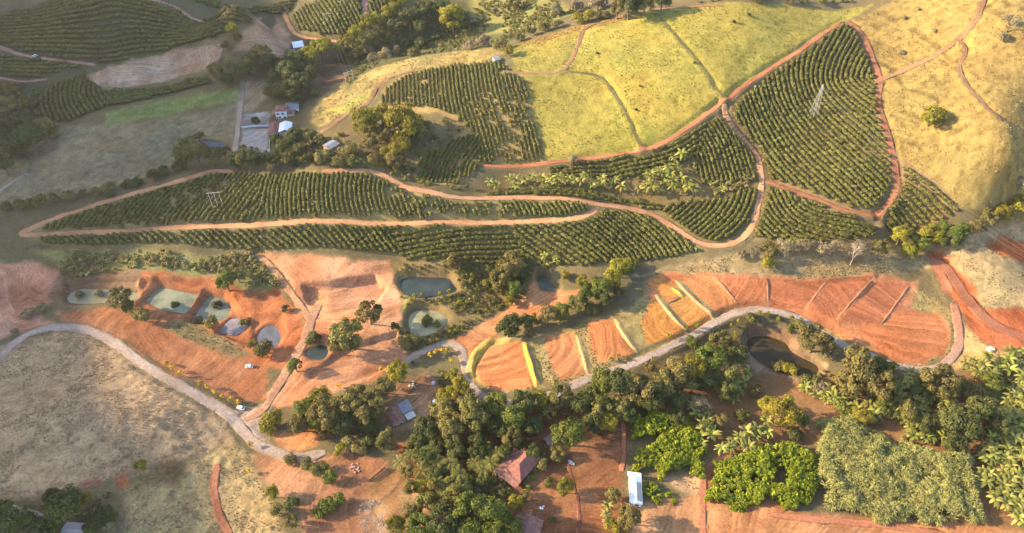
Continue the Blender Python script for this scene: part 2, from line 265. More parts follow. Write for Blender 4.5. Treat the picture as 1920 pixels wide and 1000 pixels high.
# ------------------------------------------------------------------ land cover
def C(*a): return np.array(a)
SOIL, RED, PINK = C(.40,.17,.085), C(.33,.11,.05), C(.42,.22,.16)
STRAW, YGRASS, OLIVE, DRY = C(.225,.153,.047), C(.275,.215,.045), C(.13,.098,.045), C(.24,.18,.095)
DARK, GREEN, TAN = C(.055,.06,.028), C(.12,.17,.05), C(.26,.2,.12)
COVER = [  # photo outline, colour, kind, feather m
 ([(0,300),(30,290),(110,240),(195,232),(260,232),(452,192),(445,262),(330,312),(250,342),(120,372),(-140,402)], C(.19,.16,.105), 'grass', 3),
 ([(-140,160),(60,150),(100,160),(70,200),(110,240),(60,270),(-140,300)], DARK * 1.3, 'wild', 4),
 ([(580,228),(600,186),(650,156),(700,131),(760,111),(860,95),(920,90),(965,85),(955,100),(900,116),(800,130),(740,141),(705,166),(690,190),(640,216),(600,240)], C(.27,.215,.09), 'grass', 2),
 ([(600,215),(640,200),(690,175),(700,182),(640,210)], C(.27,.27,.07), 'grass', 4),
 ([(650,170),(640,70),(700,60),(760,-10),(1000,-10),(1100,20),(980,70),(900,92),(760,108),(700,128)], C(.10,.105,.05), 'wild', 4),
 ([(880,-10),(1020,-10),(1090,20),(1010,52),(950,60),(890,70)], C(.22,.21,.08), 'wild', 4),
 ([(960,88),(1000,75),(1090,50),(1200,21),(1300,13),(1450,8),(1640,8),(1600,34),(1560,52),(1480,102),(1390,163),(1355,190),(1300,232),(1210,279),(1100,296),(1024,302),(1008,250),(985,150),(962,132)], YGRASS, 'field', 1.5),
 ([(1590,42),(1650,15),(1700,-20),(2120,-20),(2120,400),(1850,398),(1800,392),(1760,352),(1700,310),(1685,300),(1672,260),(1655,200),(1658,150),(1640,100),(1620,70)], STRAW, 'pasture', 1.5),
 ([(960,85),(1090,48),(1200,20),(1200,30),(1090,58),(1000,84)], STRAW, 'grass', 2),
 # coffee ground
 ([(700,205),(720,165),(760,140),(860,120),(935,115),(982,150),(1004,220),(1024,302),(960,312),(900,310),(860,348),(785,342),(775,300),(850,260),(880,235),(830,215)], C(.25,.19,.09), 'coffee', 2),
 ([(1580,44),(1605,60),(1628,110),(1645,150),(1645,190),(1664,260),(1674,310),(1674,350),(1640,398),(1590,395),(1540,372),(1480,352),(1440,338),(1420,290),(1398,258),(1368,222),(1380,186),(1440,142),(1500,102),(1550,62)], C(.19,.13,.075), 'coffee', 1.5),
 ([(1430,350),(1500,370),(1560,394),(1645,428),(1640,445),(1600,455),(1480,460),(1400,448),(1425,400)], C(.2,.15,.08), 'coffee', 1.5),
 ([(1690,300),(1730,325),(1770,360),(1800,396),(1780,408),(1720,430),(1690,445),(1655,435),(1662,395),(1685,360)], C(.2,.14,.08), 'coffee', 1.5),
 ([(1020,320),(1100,303),(1200,290),(1260,266),(1330,225),(1362,214),(1392,265),(1416,295),(1422,345),(1418,385),(1408,418),(1383,442),(1345,457),(1305,450),(1260,420),(1230,395),(1180,388),(1090,374),(900,366),(860,350)], C(.15,.12,.06), 'coffee', 2),
 ([(55,436),(110,408),(180,390),(260,366),(330,347),(400,322),(450,323),(600,322),(680,323),(730,340),(790,362),(850,374),(900,377),(1000,375),(1085,380),(1110,390),(1098,405),(1040,412),(800,418),(500,420),(200,434),(90,440)], C(.22,.18,.09), 'coffee', 1.5),
 ([(50,444),(200,440),(480,428),(720,424),(900,422),(1040,417),(1100,410),(1130,394),(1170,392),(1220,406),(1260,432),(1305,458),(1320,474),(1240,487),(1180,492),(1100,502),(1000,503),(900,500),(760,492),(740,480),(480,472),(200,462),(60,458)], C(.18,.15,.08), 'coffee', 2),
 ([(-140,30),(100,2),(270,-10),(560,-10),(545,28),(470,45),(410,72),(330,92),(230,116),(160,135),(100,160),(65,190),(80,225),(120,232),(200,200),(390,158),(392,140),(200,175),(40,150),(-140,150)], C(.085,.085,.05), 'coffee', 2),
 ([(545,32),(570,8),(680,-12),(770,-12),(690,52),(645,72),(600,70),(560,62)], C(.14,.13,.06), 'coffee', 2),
 # plots and soils
 ([(163,141),(250,111),(330,95),(398,85),(409,95),(400,121),(330,146),(260,160),(203,168),(176,160)], C(.37,.25,.19), 'soil', 1.5),
 ([(194,211),(300,190),(400,172),(450,165),(448,188),(350,208),(260,225),(195,239)], C(.15,.168,.052), 'field', 1.5),
 ([(438,95),(475,47),(520,30),(541,60),(547,86),(530,107),(480,100)], C(.40,.24,.16), 'soil', 2),
 ([(455,155),(500,150),(500,185),(470,210),(452,240),(450,195)], C(.25,.19,.13), 'soil', 3),
 ([(452,243),(505,240),(506,288),(449,286)], C(.36,.3,.3), 'soil', .8),
 ([(455,214),(505,209),(505,238),(453,241)], C(.30,.27,.28), 'soil', .8),
 ([(600,130),(650,115),(655,150),(620,160),(600,165)], C(.17,.11,.075), 'soil', 3),
 ([(-140,490),(60,493),(122,510),(100,545),(92,570),(70,590),(100,605),(60,615),(-140,690)], C(.40,.19,.13), 'soil', 2),
 ([(120,505),(270,505),(275,545),(250,568),(130,572),(95,560),(105,535)], C(.19,.12,.08), 'soil', 2),
 ([(100,585),(200,575),(285,600),(350,635),(420,668),(505,688),(500,745),(470,757),(400,737),(320,697),(250,652),(190,616),(120,603)], C(.33,.14,.075), 'soil', 1.5),
 ([(265,508),(340,503),(430,508),(520,540),(562,590),(572,620),(540,692),(500,690),(420,668),(340,622),(250,585),(250,560)], C(.36,.135,.065), 'soil', 1.5),
 ([(300,610),(345,600),(400,625),(465,655),(470,672),(420,665),(345,635)], C(.16,.13,.07), 'grass', 3),
 ([(488,474),(560,478),(640,485),(735,492),(750,560),(757,600),(742,640),(762,672),(700,712),(625,742),(512,766),(498,745),(540,690),(575,612),(560,570),(520,505)], C(.48,.235,.14), 'soil', 1.5),
 ([(565,527),(700,515),(728,540),(700,560),(600,560)], C(.43,.21,.13), 'soil', 1.5),
 ([(385,480),(490,478),(535,540),(470,545),(400,520),(250,505),(130,510),(100,490),(60,470),(200,468)], C(.2,.19,.085), 'wild', 2),
 ([(735,495),(870,495),(960,510),(1000,520),(985,560),(930,590),(850,640),(770,668),(745,640),(757,600),(750,560)], C(.19,.145,.07), 'wild', 2),
 ([(745,510),(762,515),(765,560),(762,590),(755,560)], C(.32,.28,.1), 'grass', 2),
 ([(1004,505),(1014,545),(1088,541),(1062,566),(1000,592),(955,612),(900,648),(872,662),(842,642),(905,606),(960,574),(990,546)], C(.45,.2,.1), 'soil', 1.2),
 ([(862,655),(900,640),(935,632),(905,662),(892,690),(896,722),(882,715)], C(.45,.21,.09), 'soil', 1.2),
 ([(905,700),(900,690),(918,655),(950,634),(985,638),(1020,628),(1075,620),(1100,600),(1150,590),(1210,560),(1205,535),(1240,505),(1310,500),(1440,500),(1650,498),(1760,560),(1788,600),(1780,660),(1740,690),(1600,650),(1480,590),(1380,585),(1270,645),(1180,690),(1060,720),(930,742)], C(.235,.185,.09), 'grass', 1.5),
 ([(1335,511),(1440,513),(1560,518),(1650,510),(1722,530),(1705,575),(1766,592),(1783,622),(1772,664),(1738,684),(1690,682),(1600,645),(1500,590),(1440,580),(1390,585),(1340,606),(1290,634),(1270,622),(1215,560),(1208,530),(1250,511)], C(.41,.165,.085), 'soil', 1.5),
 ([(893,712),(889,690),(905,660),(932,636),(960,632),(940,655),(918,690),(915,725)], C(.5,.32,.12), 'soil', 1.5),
 ([(1195,520),(1300,488),(1640,468),(1740,468),(1752,500),(1660,512),(1550,522),(1440,516),(1330,512),(1240,512)], TAN * .95, 'grass', 2),
 ([(1735,478),(1760,468),(1800,500),(1832,540),(1842,582),(2120,602),(2120,670),(1865,658),(1822,622),(1795,575)], C(.38,.12,.055), 'soil', 1.5),
 ([(1795,450),(1850,462),(2120,520),(2120,600),(1845,580),(1835,540),(1785,490)], TAN, 'grass', 1.5),
 ([(1846,458),(1890,443),(2120,475),(2120,520),(1880,482)], C(.45,.13,.045), 'soil', 1.2),
 ([(1740,468),(1800,448),(1900,415),(2120,410),(2120,470),(1890,440),(1840,458),(1790,482)], C(.32,.23,.14), 'grass', 2),
 ([(1800,600),(1830,630),(1860,660),(1900,665),(1830,690),(1790,690),(1800,650)], C(.40,.28,.14), 'grass', 1.5),
 # lower land
 ([(-140,690),(40,640),(100,622),(150,624),(220,660),(300,716),(380,757),(428,792),(432,828),(380,852),(300,880),(200,900),(80,942),(-140,935)], C(.33,.21,.11), 'tussock', 2),
 ([(430,828),(470,855),(482,900),(522,960),(545,1110),(150,1110),(220,920),(330,882),(400,850)], C(.30,.205,.09), 'tussock', 2),
 ([(-140,935),(80,942),(200,905),(240,925),(220,1110),(-140,1110)], C(.15,.12,.07), 'wild', 3),
 ([(212,896),(236,886),(252,906),(228,913)], C(.4,.12,.06), 'soil', 1.5),
 ([(148,907),(180,900),(186,914),(152,917)], C(.34,.13,.08), 'soil', 2),
 ([(290,868),(330,860),(352,880),(330,912),(270,908)], C(.17,.11,.06), 'soil', 3),
 ([(470,852),(560,865),(625,850),(725,865),(715,900),(700,1110),(600,1110),(560,955),(490,905)], C(.34,.17,.1), 'soil', 2),
 ([(425,768),(470,766),(505,758),(492,790),(505,838),(470,832),(440,800)], C(.42,.31,.27), 'soil', 2),
 ([(510,812),(600,800),(630,815),(560,850),(520,838)], C(.42,.19,.09), 'soil', 1.5),
 ([(690,885),(800,875),(870,930),(770,1110),(690,1110)], C(.36,.2,.1), 'soil', 3),
 ([(620,820),(700,815),(720,835),(640,848)], C(.2,.15,.12), 'soil', 2),
 ([(700,735),(800,698),(835,740),(812,795),(740,806),(715,775)], C(.34,.19,.115), 'soil', 2),
 ([(730,830),(1100,750),(1190,790),(1160,900),(1180,950),(1325,962),(1322,875),(1355,862),(1500,962),(2120,1110),(960,1110),(900,960),(800,905)], C(.24,.105,.055), 'soil', 2),
 ([(1380,715),(1440,708),(1530,755),(1570,780),(1540,800),(1400,770)], C(.34,.14,.07), 'soil', 2),
 ([(1300,700),(1420,690),(1700,700),(2120,700),(2120,1110),(1850,1000),(1520,830),(1320,850),(1190,790)], C(.2,.115,.06), 'wild', 3),
 ([(1830,720),(1900,715),(1905,760),(1850,780)], C(.12,.14,.05), 'grass', 2),
 ([(1180,945),(1320,925),(1440,950),(2120,1010),(2120,1060),(1180,1030)], C(.42,.21,.11), 'soil', 2),
 ([(1390,645),(1404,610),(1445,606),(1484,620),(1502,648),(1552,680),(1538,714),(1480,714),(1428,702),(1398,672)], C(.3,.19,.13), 'soil', 1.5),
 ([(1225,890),(1320,895),(1318,930),(1260,915)], C(.36,.24,.15), 'grass', 2),
]
base = OLIVE[None, None] * (.75 + .5 * fbm(MX, MY, 30, 4, 11))[..., None]
CV = np.array(base); KID = np.zeros(MX.shape, np.int8)
KINDS = ['wild', 'grass', 'pasture', 'field', 'tussock', 'soil', 'coffee']
wobx = (fbm(MX, MY, 7, 3, 21) - .5) * 5; woby = (fbm(MX, MY, 7, 3, 22) - .5) * 5
KW = {k: np.zeros(MX.shape) for k in KINDS}; KW['wild'][:] = 1
def cover(pw, col, kind, fe, wob=1.0):
    s = window(pw, fe + 5); x = MX[s] + wobx[s] * wob; y = MY[s] + woby[s] * wob
    w = sstep(-fe, fe, sdist(pw, x, y)); CV[s] = CV[s] * (1 - w[..., None]) + np.asarray(col) * w[..., None]
    for k in KINDS: KW[k][s] *= (1 - w)
    KW[kind][s] += w
SOILF = np.array([.82,.745,.60]); EARTHF = np.array([1.0,.9,.72])
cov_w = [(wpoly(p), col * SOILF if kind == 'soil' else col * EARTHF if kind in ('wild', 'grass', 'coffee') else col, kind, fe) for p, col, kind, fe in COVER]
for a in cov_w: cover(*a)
STREAK = np.full(MX.shape, .5); SR = np.hypot(MX + 260, MY - 600) + (fbm(MX, MY, 60, 2, 61) - .5) * 70
SR2 = np.hypot(MX - 60, MY - 120) + (fbm(MX, MY, 50, 2, 62) - .5) * 60; SR = np.where(fbm(MX, MY, 45, 2, 64) > .5, SR, SR2)
def streak(pw, fan, seed):
    s = window(pw, 3); f = ground_at(*[[v] for v in fan])[0]; x, y = MX[s] - f[0], MY[s] - f[1]
    r = np.hypot(x, y) + (fbm(MX[s], MY[s], 25, 2, seed) - .5) * 14; w = sstep(-1, 1, sdist(pw, MX[s], MY[s]))
    th = np.arctan2(y, x) * 40
    v = .55 * vnoise(r / 1.9, th / 60, seed) + .45 * vnoise(r / .9 + 5, th / 30, seed + 1)
    STREAK[s] = STREAK[s] * (1 - w) + v * w; SR[s] = np.where(w > .3, r, SR[s])
for k, (pw, (p, col, fan)) in enumerate(zip(pads_w, PADS)):
    cover(pw, np.array(col) * np.array([.88, .82, .78]), 'soil', .7, .25); streak(pw, fan, 100 + k)
# tyre and blade marks over the other bare soil, contour paths over the pastures
ang = fbm(MX, MY, 90, 2, 61) * 7
gs = .45 * vnoise(SR / 2.2, fbm(MX, MY, 40, 2, 65) * 6, 62) + .55 * fbm(MX, MY, 11, 3, 63)
done = np.zeros(MX.shape)
for pw in pads_w:
    s = window(pw, 3); done[s] = np.maximum(done[s], sstep(-1, 1, sdist(pw, MX[s], MY[s])))
STREAK = np.where(done > .5, STREAK, gs)
zc = ZB * .55 + (fbm(MX, MY, 20, 3, 71) - .5) * 3
path_l = np.abs(vnoise(zc, MX * 0 + .5, 72) - .5) < .035
terr = (path_l & (fbm(MX, MY, 26, 2, 73) > .5)).astype(float)
fine = fbm(MX, MY, 3.2, 2, 81); med = fbm(MX, MY, 14, 3, 82); big = fbm(MX, MY, 70, 3, 83)
mul = .66 + .3 * big + .42 * med; mul = mul * (1 - KW['tussock']) + KW['tussock'] * (.88 + .24 * med); mul = mul * (1 - .55 * KW['pasture']) + .55 * KW['pasture'] * 1.02
mul = mul * (1 + KW['soil'] * (STREAK - .5) * .95)
grassy = KW['grass'] + KW['pasture'] + KW['tussock']
mul = mul * (1 - .34 * terr * KW['pasture']) * (1 + (fine - .5) * (.25 + .5 * grassy + .3 * KW['field']))
spots = sstep(.66, .76, fbm(MX, MY, 2.3, 2, 91)); mul = mul * (1 - spots * (.3 * KW['pasture'] + .22 * KW['grass'] + .34 * KW['tussock'] + .2 * KW['field']))
frow = .5 + .5 * np.sin((MX * .94 + MY * .34) * 2 * math.pi / 2.6 + fbm(MX, MY, 12, 2, 95) * 4); mul = mul * (1 - .12 * frow * KW['field'])
CV = CV * mul[..., None]
tint = (fbm(MX, MY, 22, 3, 96) - .5)[..., None] * np.array([.25, .05, -.15]); CV = np.clip(CV * (1 + tint * (1 - .7 * KW['tussock'][..., None])), .01, .8)
greenp = sstep(.56, .7, fbm(MX, MY, 34, 3, 97))[..., None] * (KW['field'] + .5 * KW['grass'])[..., None]
CV = CV * (1 - greenp * np.array([.12, .03, .1]))
sv = sstep(.42, .62, fbm(MX, MY, 24, 4, 111))[..., None]; sp_ = sstep(.55, .7, fbm(MX, MY, 15, 3, 112))[..., None]; ks = (KW['soil'] * (1 - done))[..., None]
CV = CV * (1 + ks * ((sv - .5) * np.array([-.22, -.34, -.4]) + sp_ * np.array([.08, .2, .28])))
for pw in ponds_w:                                                    # wet mud along the water's edge
    s = window(pw, 5); d = sdist(pw, MX[s], MY[s]) + (fbm(MX[s], MY[s], 3, 2, 121) - .5) * 1.6; w = (sstep(-2.4, -.9, d) * .5)[..., None]; CV[s] = CV[s] * (1 - w) + np.array([.12, .075, .045]) * w
HG += KW['soil'] * (STREAK - .5) * .2 + KW['tussock'] * (fbm(MX, MY, 2.6, 2, 98) - .5) * .9 + (KW['pasture'] + KW['grass']) * (fine - .5) * .35 - terr * KW['pasture'] * .22
# ------------------------------------------------------------------ materials
def new_mat(name):
    m = bpy.data.materials.new(name); m.use_nodes = True; nt = m.node_tree; b = nt.nodes['Principled BSDF']
    return m, nt, b
def N(nt, t, **kw):
    nd = nt.nodes.new(t)
    for k, v in kw.items(): setattr(nd, k, v)
    return nd
def noise_node(nt, scale, detail=4, vec=None):
    nd = N(nt, 'ShaderNodeTexNoise'); nd.inputs['Scale'].default_value = scale; nd.inputs['Detail'].default_value = detail
    if vec: nt.links.new(vec, nd.inputs['Vector'])
    return nd
def mixc(nt, f, a, b, mode='MIX'):
    nd = N(nt, 'ShaderNodeMix', data_type='RGBA', blend_type=mode)
    for v, i in ((f, 0), (a, 6), (b, 7)):
        if hasattr(v, 'links'): nt.links.new(v, nd.inputs[i])
        else: nd.inputs[i].default_value = v if i == 0 else (*v, 1)
    return nd.outputs[2]
def ramp(nt, val, a, b, lo, hi):
    nd = N(nt, 'ShaderNodeMapRange'); nt.links.new(val, nd.inputs[0])
    for i, v in enumerate((a, b, lo, hi)): nd.inputs[i + 1].default_value = v
    return nd.outputs[0]
def m_land():
    m, nt, b = new_mat('land'); at = N(nt, 'ShaderNodeAttribute', attribute_name='Col'); ge = N(nt, 'ShaderNodeNewGeometry')
    n1 = noise_node(nt, .9, 5, ge.outputs['Position']); n2 = noise_node(nt, 2.6, 3, ge.outputs['Position'])
    f = ramp(nt, n1.outputs[0], .3, .7, .76, 1.24); c = mixc(nt, 1.0, at.outputs['Color'], f, 'MULTIPLY')
    f2 = ramp(nt, n2.outputs[0], .32, .68, .9, 1.1); c = mixc(nt, 1.0, c, f2, 'MULTIPLY')
    sr = N(nt, 'ShaderNodeAttribute', attribute_name='sr'); sw = N(nt, 'ShaderNodeAttribute', attribute_name='sw'); cm = N(nt, 'ShaderNodeCombineXYZ'); nt.links.new(sr.outputs['Fac'], cm.inputs[0])
    n4 = noise_node(nt, .05, 2, ge.outputs['Position']); nt.links.new(n4.outputs[0], cm.inputs[1]); n3 = noise_node(nt, 1.0, 4, cm.outputs[0]); n5 = noise_node(nt, .22, 4, ge.outputs['Position'])
    st = ramp(nt, n3.outputs[0], .34, .66, .62, 1.28); pa = ramp(nt, n5.outputs[0], .4, .62, 0, 1); mw = N(nt, 'ShaderNodeMath', operation='MULTIPLY'); nt.links.new(pa, mw.inputs[0]); nt.links.new(sw.outputs['Fac'], mw.inputs[1])
    c = mixc(nt, mw.outputs[0], c, mixc(nt, 1.0, c, st, 'MULTIPLY'))
    nt.links.new(c, b.inputs['Base Color']); b.inputs['Roughness'].default_value = .95; b.inputs['Specular IOR Level'].default_value = .1
    bp = N(nt, 'ShaderNodeBump'); bp.inputs['Strength'].default_value = .5; bp.inputs['Distance'].default_value = .3
    nt.links.new(n1.outputs[0], bp.inputs['Height']); nt.links.new(bp.outputs[0], b.inputs['Normal'])
    return m
LAND = m_land()
def m_plain(name, col, var=.25, scale=1.0, rough=.85, bump=.0, metal=0.0):
    m, nt, b = new_mat(name); tc = N(nt, 'ShaderNodeTexCoord'); n1 = noise_node(nt, scale, 5, tc.outputs['Object'])
    f = ramp(nt, n1.outputs[0], .3, .7, 1 - var, 1 + var); c = mixc(nt, 1.0, col, f, 'MULTIPLY')
    nt.links.new(c, b.inputs['Base Color']); b.inputs['Roughness'].default_value = rough; b.inputs['Metallic'].default_value = metal
    if bump:
        bp = N(nt, 'ShaderNodeBump'); bp.inputs['Strength'].default_value = bump; bp.inputs['Distance'].default_value = .1
        nt.links.new(n1.outputs[0], bp.inputs['Height']); nt.links.new(bp.outputs[0], b.inputs['Normal'])
    return m
def m_leaf(name, dark, light, trans=.3, rough=.6):
    m, nt, b = new_mat(name); at = N(nt, 'ShaderNodeAttribute', attribute_name='lv'); oi = N(nt, 'ShaderNodeObjectInfo')
    c = mixc(nt, at.outputs['Fac'], dark, light)
    f = ramp(nt, oi.outputs['Random'], 0, 1, .78, 1.22); c = mixc(nt, 1.0, c, f, 'MULTIPLY')
    hs = N(nt, 'ShaderNodeHueSaturation'); nt.links.new(c, hs.inputs['Color'])
    wn_ = N(nt, 'ShaderNodeTexWhiteNoise', noise_dimensions='1D'); nt.links.new(oi.outputs['Random'], wn_.inputs['W'])
    nt.links.new(ramp(nt, wn_.outputs['Value'], 0, 1, .482, .512), hs.inputs['Hue'])
    nt.links.new(hs.outputs[0], b.inputs['Base Color']); b.inputs['Roughness'].default_value = rough; b.inputs['Specular IOR Level'].default_value = .25
    tr = N(nt, 'ShaderNodeBsdfTranslucent'); nt.links.new(hs.outputs[0], tr.inputs['Color'])
    mx = N(nt, 'ShaderNodeMixShader'); mx.inputs[0].default_value = trans; out = nt.nodes['Material Output']
    nt.links.new(b.outputs[0], mx.inputs[1]); nt.links.new(tr.outputs[0], mx.inputs[2]); nt.links.new(mx.outputs[0], out.inputs['Surface'])
    return m
# ------------------------------------------------------------------ object helpers
def tag(o, label=None, cat=None, group=None, kind=None):
    if label: o['label'] = label
    if cat: o['category'] = cat
    if group: o['group'] = group
    if kind: o['kind'] = kind
    return o
def mesh_np(name, V, F, mat, attrs=None, smooth_=False):
    """F: list of face index arrays, each (k,3) or (k,4)"""
    me = bpy.data.meshes.new(name); V = np.asarray(V, np.float32); F = [np.asarray(f, np.int32) for f in (F if isinstance(F, list) else [F]) if len(f)]
    me.vertices.add(len(V)); me.vertices.foreach_set('co', V.ravel())
    loops = np.concatenate([f.ravel() for f in F]); tot = np.concatenate([np.full(len(f), f.shape[1], np.int32) for f in F])
    me.loops.add(len(loops)); me.loops.foreach_set('vertex_index', loops)
    me.polygons.add(len(tot)); me.polygons.foreach_set('loop_start', np.concatenate([[0], np.cumsum(tot)[:-1]]).astype(np.int32))
    try: me.polygons.foreach_set('loop_total', tot)
    except Exception: pass
    if smooth_: me.polygons.foreach_set('use_smooth', np.ones(len(tot), bool))
    for k, a in (attrs or {}).items():
        a = np.asarray(a, np.float32)
        if a.ndim == 1: t = me.attributes.new(k, 'FLOAT', 'POINT'); t.data.foreach_set('value', a)
        elif a.shape[1] == 3 and k != 'Col': t = me.attributes.new(k, 'FLOAT_VECTOR', 'POINT'); t.data.foreach_set('vector', a.ravel())
        else:
            t = me.attributes.new(k, 'FLOAT_COLOR', 'POINT'); t.data.foreach_set('color', np.concatenate([a, np.ones((len(a), 1), np.float32)], 1).ravel())
    me.update(calc_edges=True); me.validate()
    if mat: me.materials.append(mat)
    return me
def obj(name, me, parent=None, loc=None, rot=None, scale=None):
    o = bpy.data.objects.new(name, me); COL.objects.link(o)
    if parent: o.parent = parent
    if loc is not None: o.location = loc
    if rot is not None: o.rotation_euler = rot
    if scale is not None: o.scale = scale if hasattr(scale, '__len__') else (scale,) * 3
    return o
class MB:
    def __init__(s): s.v = []; s.f = []
    def add(s, v, f):
        k = len(s.v); s.v += [tuple(p) for p in v]; s.f += [tuple(i + k for i in q) for q in f]; return s
    def box(s, c, d, rz=0, tilt=0):
        x, y, z = d[0] / 2, d[1] / 2, d[2] / 2; R = Matrix.Rotation(rz, 3, 'Z') @ Matrix.Rotation(tilt, 3, 'Y')
        P = [R @ Vector(p) + Vector(c) for p in ((-x,-y,-z),(x,-y,-z),(x,y,-z),(-x,y,-z),(-x,-y,z),(x,-y,z),(x,y,z),(-x,y,z))]
        return s.add(P, [(0,3,2,1),(4,5,6,7),(0,1,5,4),(1,2,6,5),(2,3,7,6),(3,0,4,7)])
    def tube(s, pts, rad, n=6, cap=True):
        pts = [Vector(p) for p in pts]; rad = rad if hasattr(rad, '__len__') else [rad] * len(pts); V = []; F = []
        for i, p in enumerate(pts):
            d = (pts[min(i + 1, len(pts) - 1)] - pts[max(i - 1, 0)]).normalized(); a = d.orthogonal().normalized(); b = d.cross(a)
            V += [p + (a * math.cos(2 * math.pi * k / n) + b * math.sin(2 * math.pi * k / n)) * rad[i] for k in range(n)]
        for i in range(len(pts) - 1):
            F += [(i * n + k, i * n + (k + 1) % n, (i + 1) * n + (k + 1) % n, (i + 1) * n + k) for k in range(n)]
        if cap: F += [tuple(range(n))[::-1], tuple(range((len(pts) - 1) * n, len(pts) * n))]
        return s.add(V, F)
    def mesh(s, name, mat, smooth_=False):
        me = bpy.data.meshes.new(name); me.from_pydata(s.v, [], s.f); me.update()
        if mat: me.materials.append(mat)
        if smooth_: me.polygons.foreach_set('use_smooth', [True] * len(me.polygons))
        return me
    def build(s, name, mat, parent=None, smooth_=False, **kw): return obj(name, s.mesh(name, mat, smooth_), parent, **kw)
def empty(name, loc, rz=0.0, scale=1.0):
    o = bpy.data.objects.new(name, None); COL.objects.link(o); o.location = loc; o.rotation_euler = (0, 0, rz); o.scale = (scale,) * 3; o.empty_display_size = .5
    return o
# ------------------------------------------------------------------ land meshes (one height grid, cut into its fields)
fk = np.argmax(np.stack([KW[k] for k in KINDS]), 0)[:-1, :-1].astype(int)
NAMES = ['ground', 'grassland', 'pasture', 'field', 'hillside', 'bare_soil', 'coffee_ground']
for q, pw in enumerate(pads_w):
    s = window(pw, 2); m = inside(pw, MX[s], MY[s])[: fk[s].shape[0], : fk[s].shape[1]]; fk[s] = np.where(m, 20 + q, fk[s])
IDX = np.arange(NX * NY).reshape(NY, NX)
quads = np.stack([IDX[:-1, :-1], IDX[:-1, 1:], IDX[1:, 1:], IDX[1:, :-1]], -1).reshape(-1, 4)
VG = np.stack([MX, MY, HG], -1).reshape(-1, 3); CG = CV.reshape(-1, 3); SRG = SR.reshape(-1); SWG = KW['soil'].reshape(-1)
def part_mesh(name, sel):
    q = quads[sel]; u, inv = np.unique(q, return_inverse=True)
    return mesh_np(name, VG[u], inv.reshape(-1, 4), LAND, {'Col': CG[u], 'sr': SRG[u], 'sw': SWG[u]}, True)
fr = fk.ravel()
for k, nm in enumerate(NAMES):
    tag(obj(nm, part_mesh(nm, fr == k)), kind='structure')
for q in range(len(pads_w)):
    if (fr == 20 + q).any(): tag(obj('plot', part_mesh('plot', fr == 20 + q)), kind='structure')
# land beyond the surveyed part
bx = np.concatenate([np.arange(-3000, GX0 - 39, 60), np.arange(GX0, GX1 + 1, 25), np.arange(GX1 + 40, 3001, 60)]); by = np.concatenate([np.arange(-1500, GY0 - 39, 60), np.arange(GY0, GY1 + 1, 20.0785), np.arange(GY1 + 40, 4001, 60)])
X2, Y2 = np.meshgrid(bx, by); cxx = np.clip(X2, -700, 720); cyy = np.clip(Y2, 0, 900)
Z2 = rbf(cxx, cyy); far = np.hypot(X2 - cxx, Y2 - cyy); Z2 = Z2 * np.exp(-far / 900) + 40 * (1 - np.exp(-far / 900)) + (fbm(X2, Y2, 500, 3, 5) - .5) * np.minimum(far, 400) * .25
edge = (X2 > GX0 + 2) & (X2 < GX1 - 2) & (Y2 > GY0 + 2) & (Y2 < GY1 - 2)
on = (X2 >= GX0 - 1) & (X2 <= GX1 + 1) & (Y2 >= GY0 - 1) & (Y2 <= GY1 + 1)
Z2 = np.where(on, hz(X2, Y2) - .3, Z2)
I2 = np.arange(X2.size).reshape(X2.shape); q2 = np.stack([I2[:-1, :-1], I2[:-1, 1:], I2[1:, 1:], I2[1:, :-1]], -1).reshape(-1, 4)
oc = on[:-1, :-1] & on[1:, 1:]; q2 = q2[~oc.ravel()]
V2 = np.stack([X2, Y2, Z2], -1).reshape(-1, 3); C2 = (np.array([.15,.135,.07])[None] * (.7 + .6 * fbm(V2[:, 0], V2[:, 1], 120, 3, 8))[:, None])
tag(obj('terrain', mesh_np('terrain', V2, q2, LAND, {'Col': C2}, True)), kind='structure')
# ------------------------------------------------------------------ unseen ridge added west of the frame, crest shaped to shade near-left land
EDGE = [(420,1010),(350,900),(240,800),(190,720),(150,640),(100,560),(200,480),(330,430),(430,370),(520,310),(575,240),(610,170),(590,90),(530,30),(440,0)]
ep = ground_at([e[0] for e in EDGE], [e[1] for e in EDGE]); XR = -760.0
Lr = (ep[:, 0] - XR); ry = ep[:, 1] - math.tan(SHADOW_AZ) * Lr; rz_ = ep[:, 2] + Lr * math.tan(SUN_EL)
o_ = np.argsort(ry); ry, rz_ = ry[o_], rz_[o_]
yy = np.arange(-300, 1400, 12.0); prof = np.interp(yy, ry, rz_); prof = np.convolve(np.pad(prof, 2, 'edge'), np.ones(5) / 5, 'valid')
prof = np.where(yy < ry[0], rz_[0] + 8 * np.sin(yy / 60), np.where(yy > ry[-1], rz_[-1] + 12 * np.sin(yy / 70), prof))
xx = np.concatenate([np.linspace(-1900, -800, 24), np.linspace(-780, -740, 5), np.linspace(-725, -545, 16)])
XX, YY = np.meshgrid(xx, yy); t = np.where(XX < -760, np.clip((XX + 1900) / 1140, 0, 1), np.clip((-545 - XX) / 215, 0, 1))
shp = t * t * (3 - 2 * t); ZZ = -20 + (prof[:, None] + 20) * shp + (fbm(XX, YY, 90, 4, 9) - .5) * 26 * np.where(np.abs(XX + 760) < 30, .1, shp)
I3 = np.arange(XX.size).reshape(XX.shape); q3 = np.stack([I3[:-1, :-1], I3[:-1, 1:], I3[1:, 1:], I3[1:, :-1]], -1).reshape(-1, 4)
V3 = np.stack([XX, YY, ZZ], -1).reshape(-1, 3); C3 = np.array([.11,.11,.055])[None] * (.7 + .6 * fbm(V3[:, 0], V3[:, 1], 60, 3, 12))[:, None]
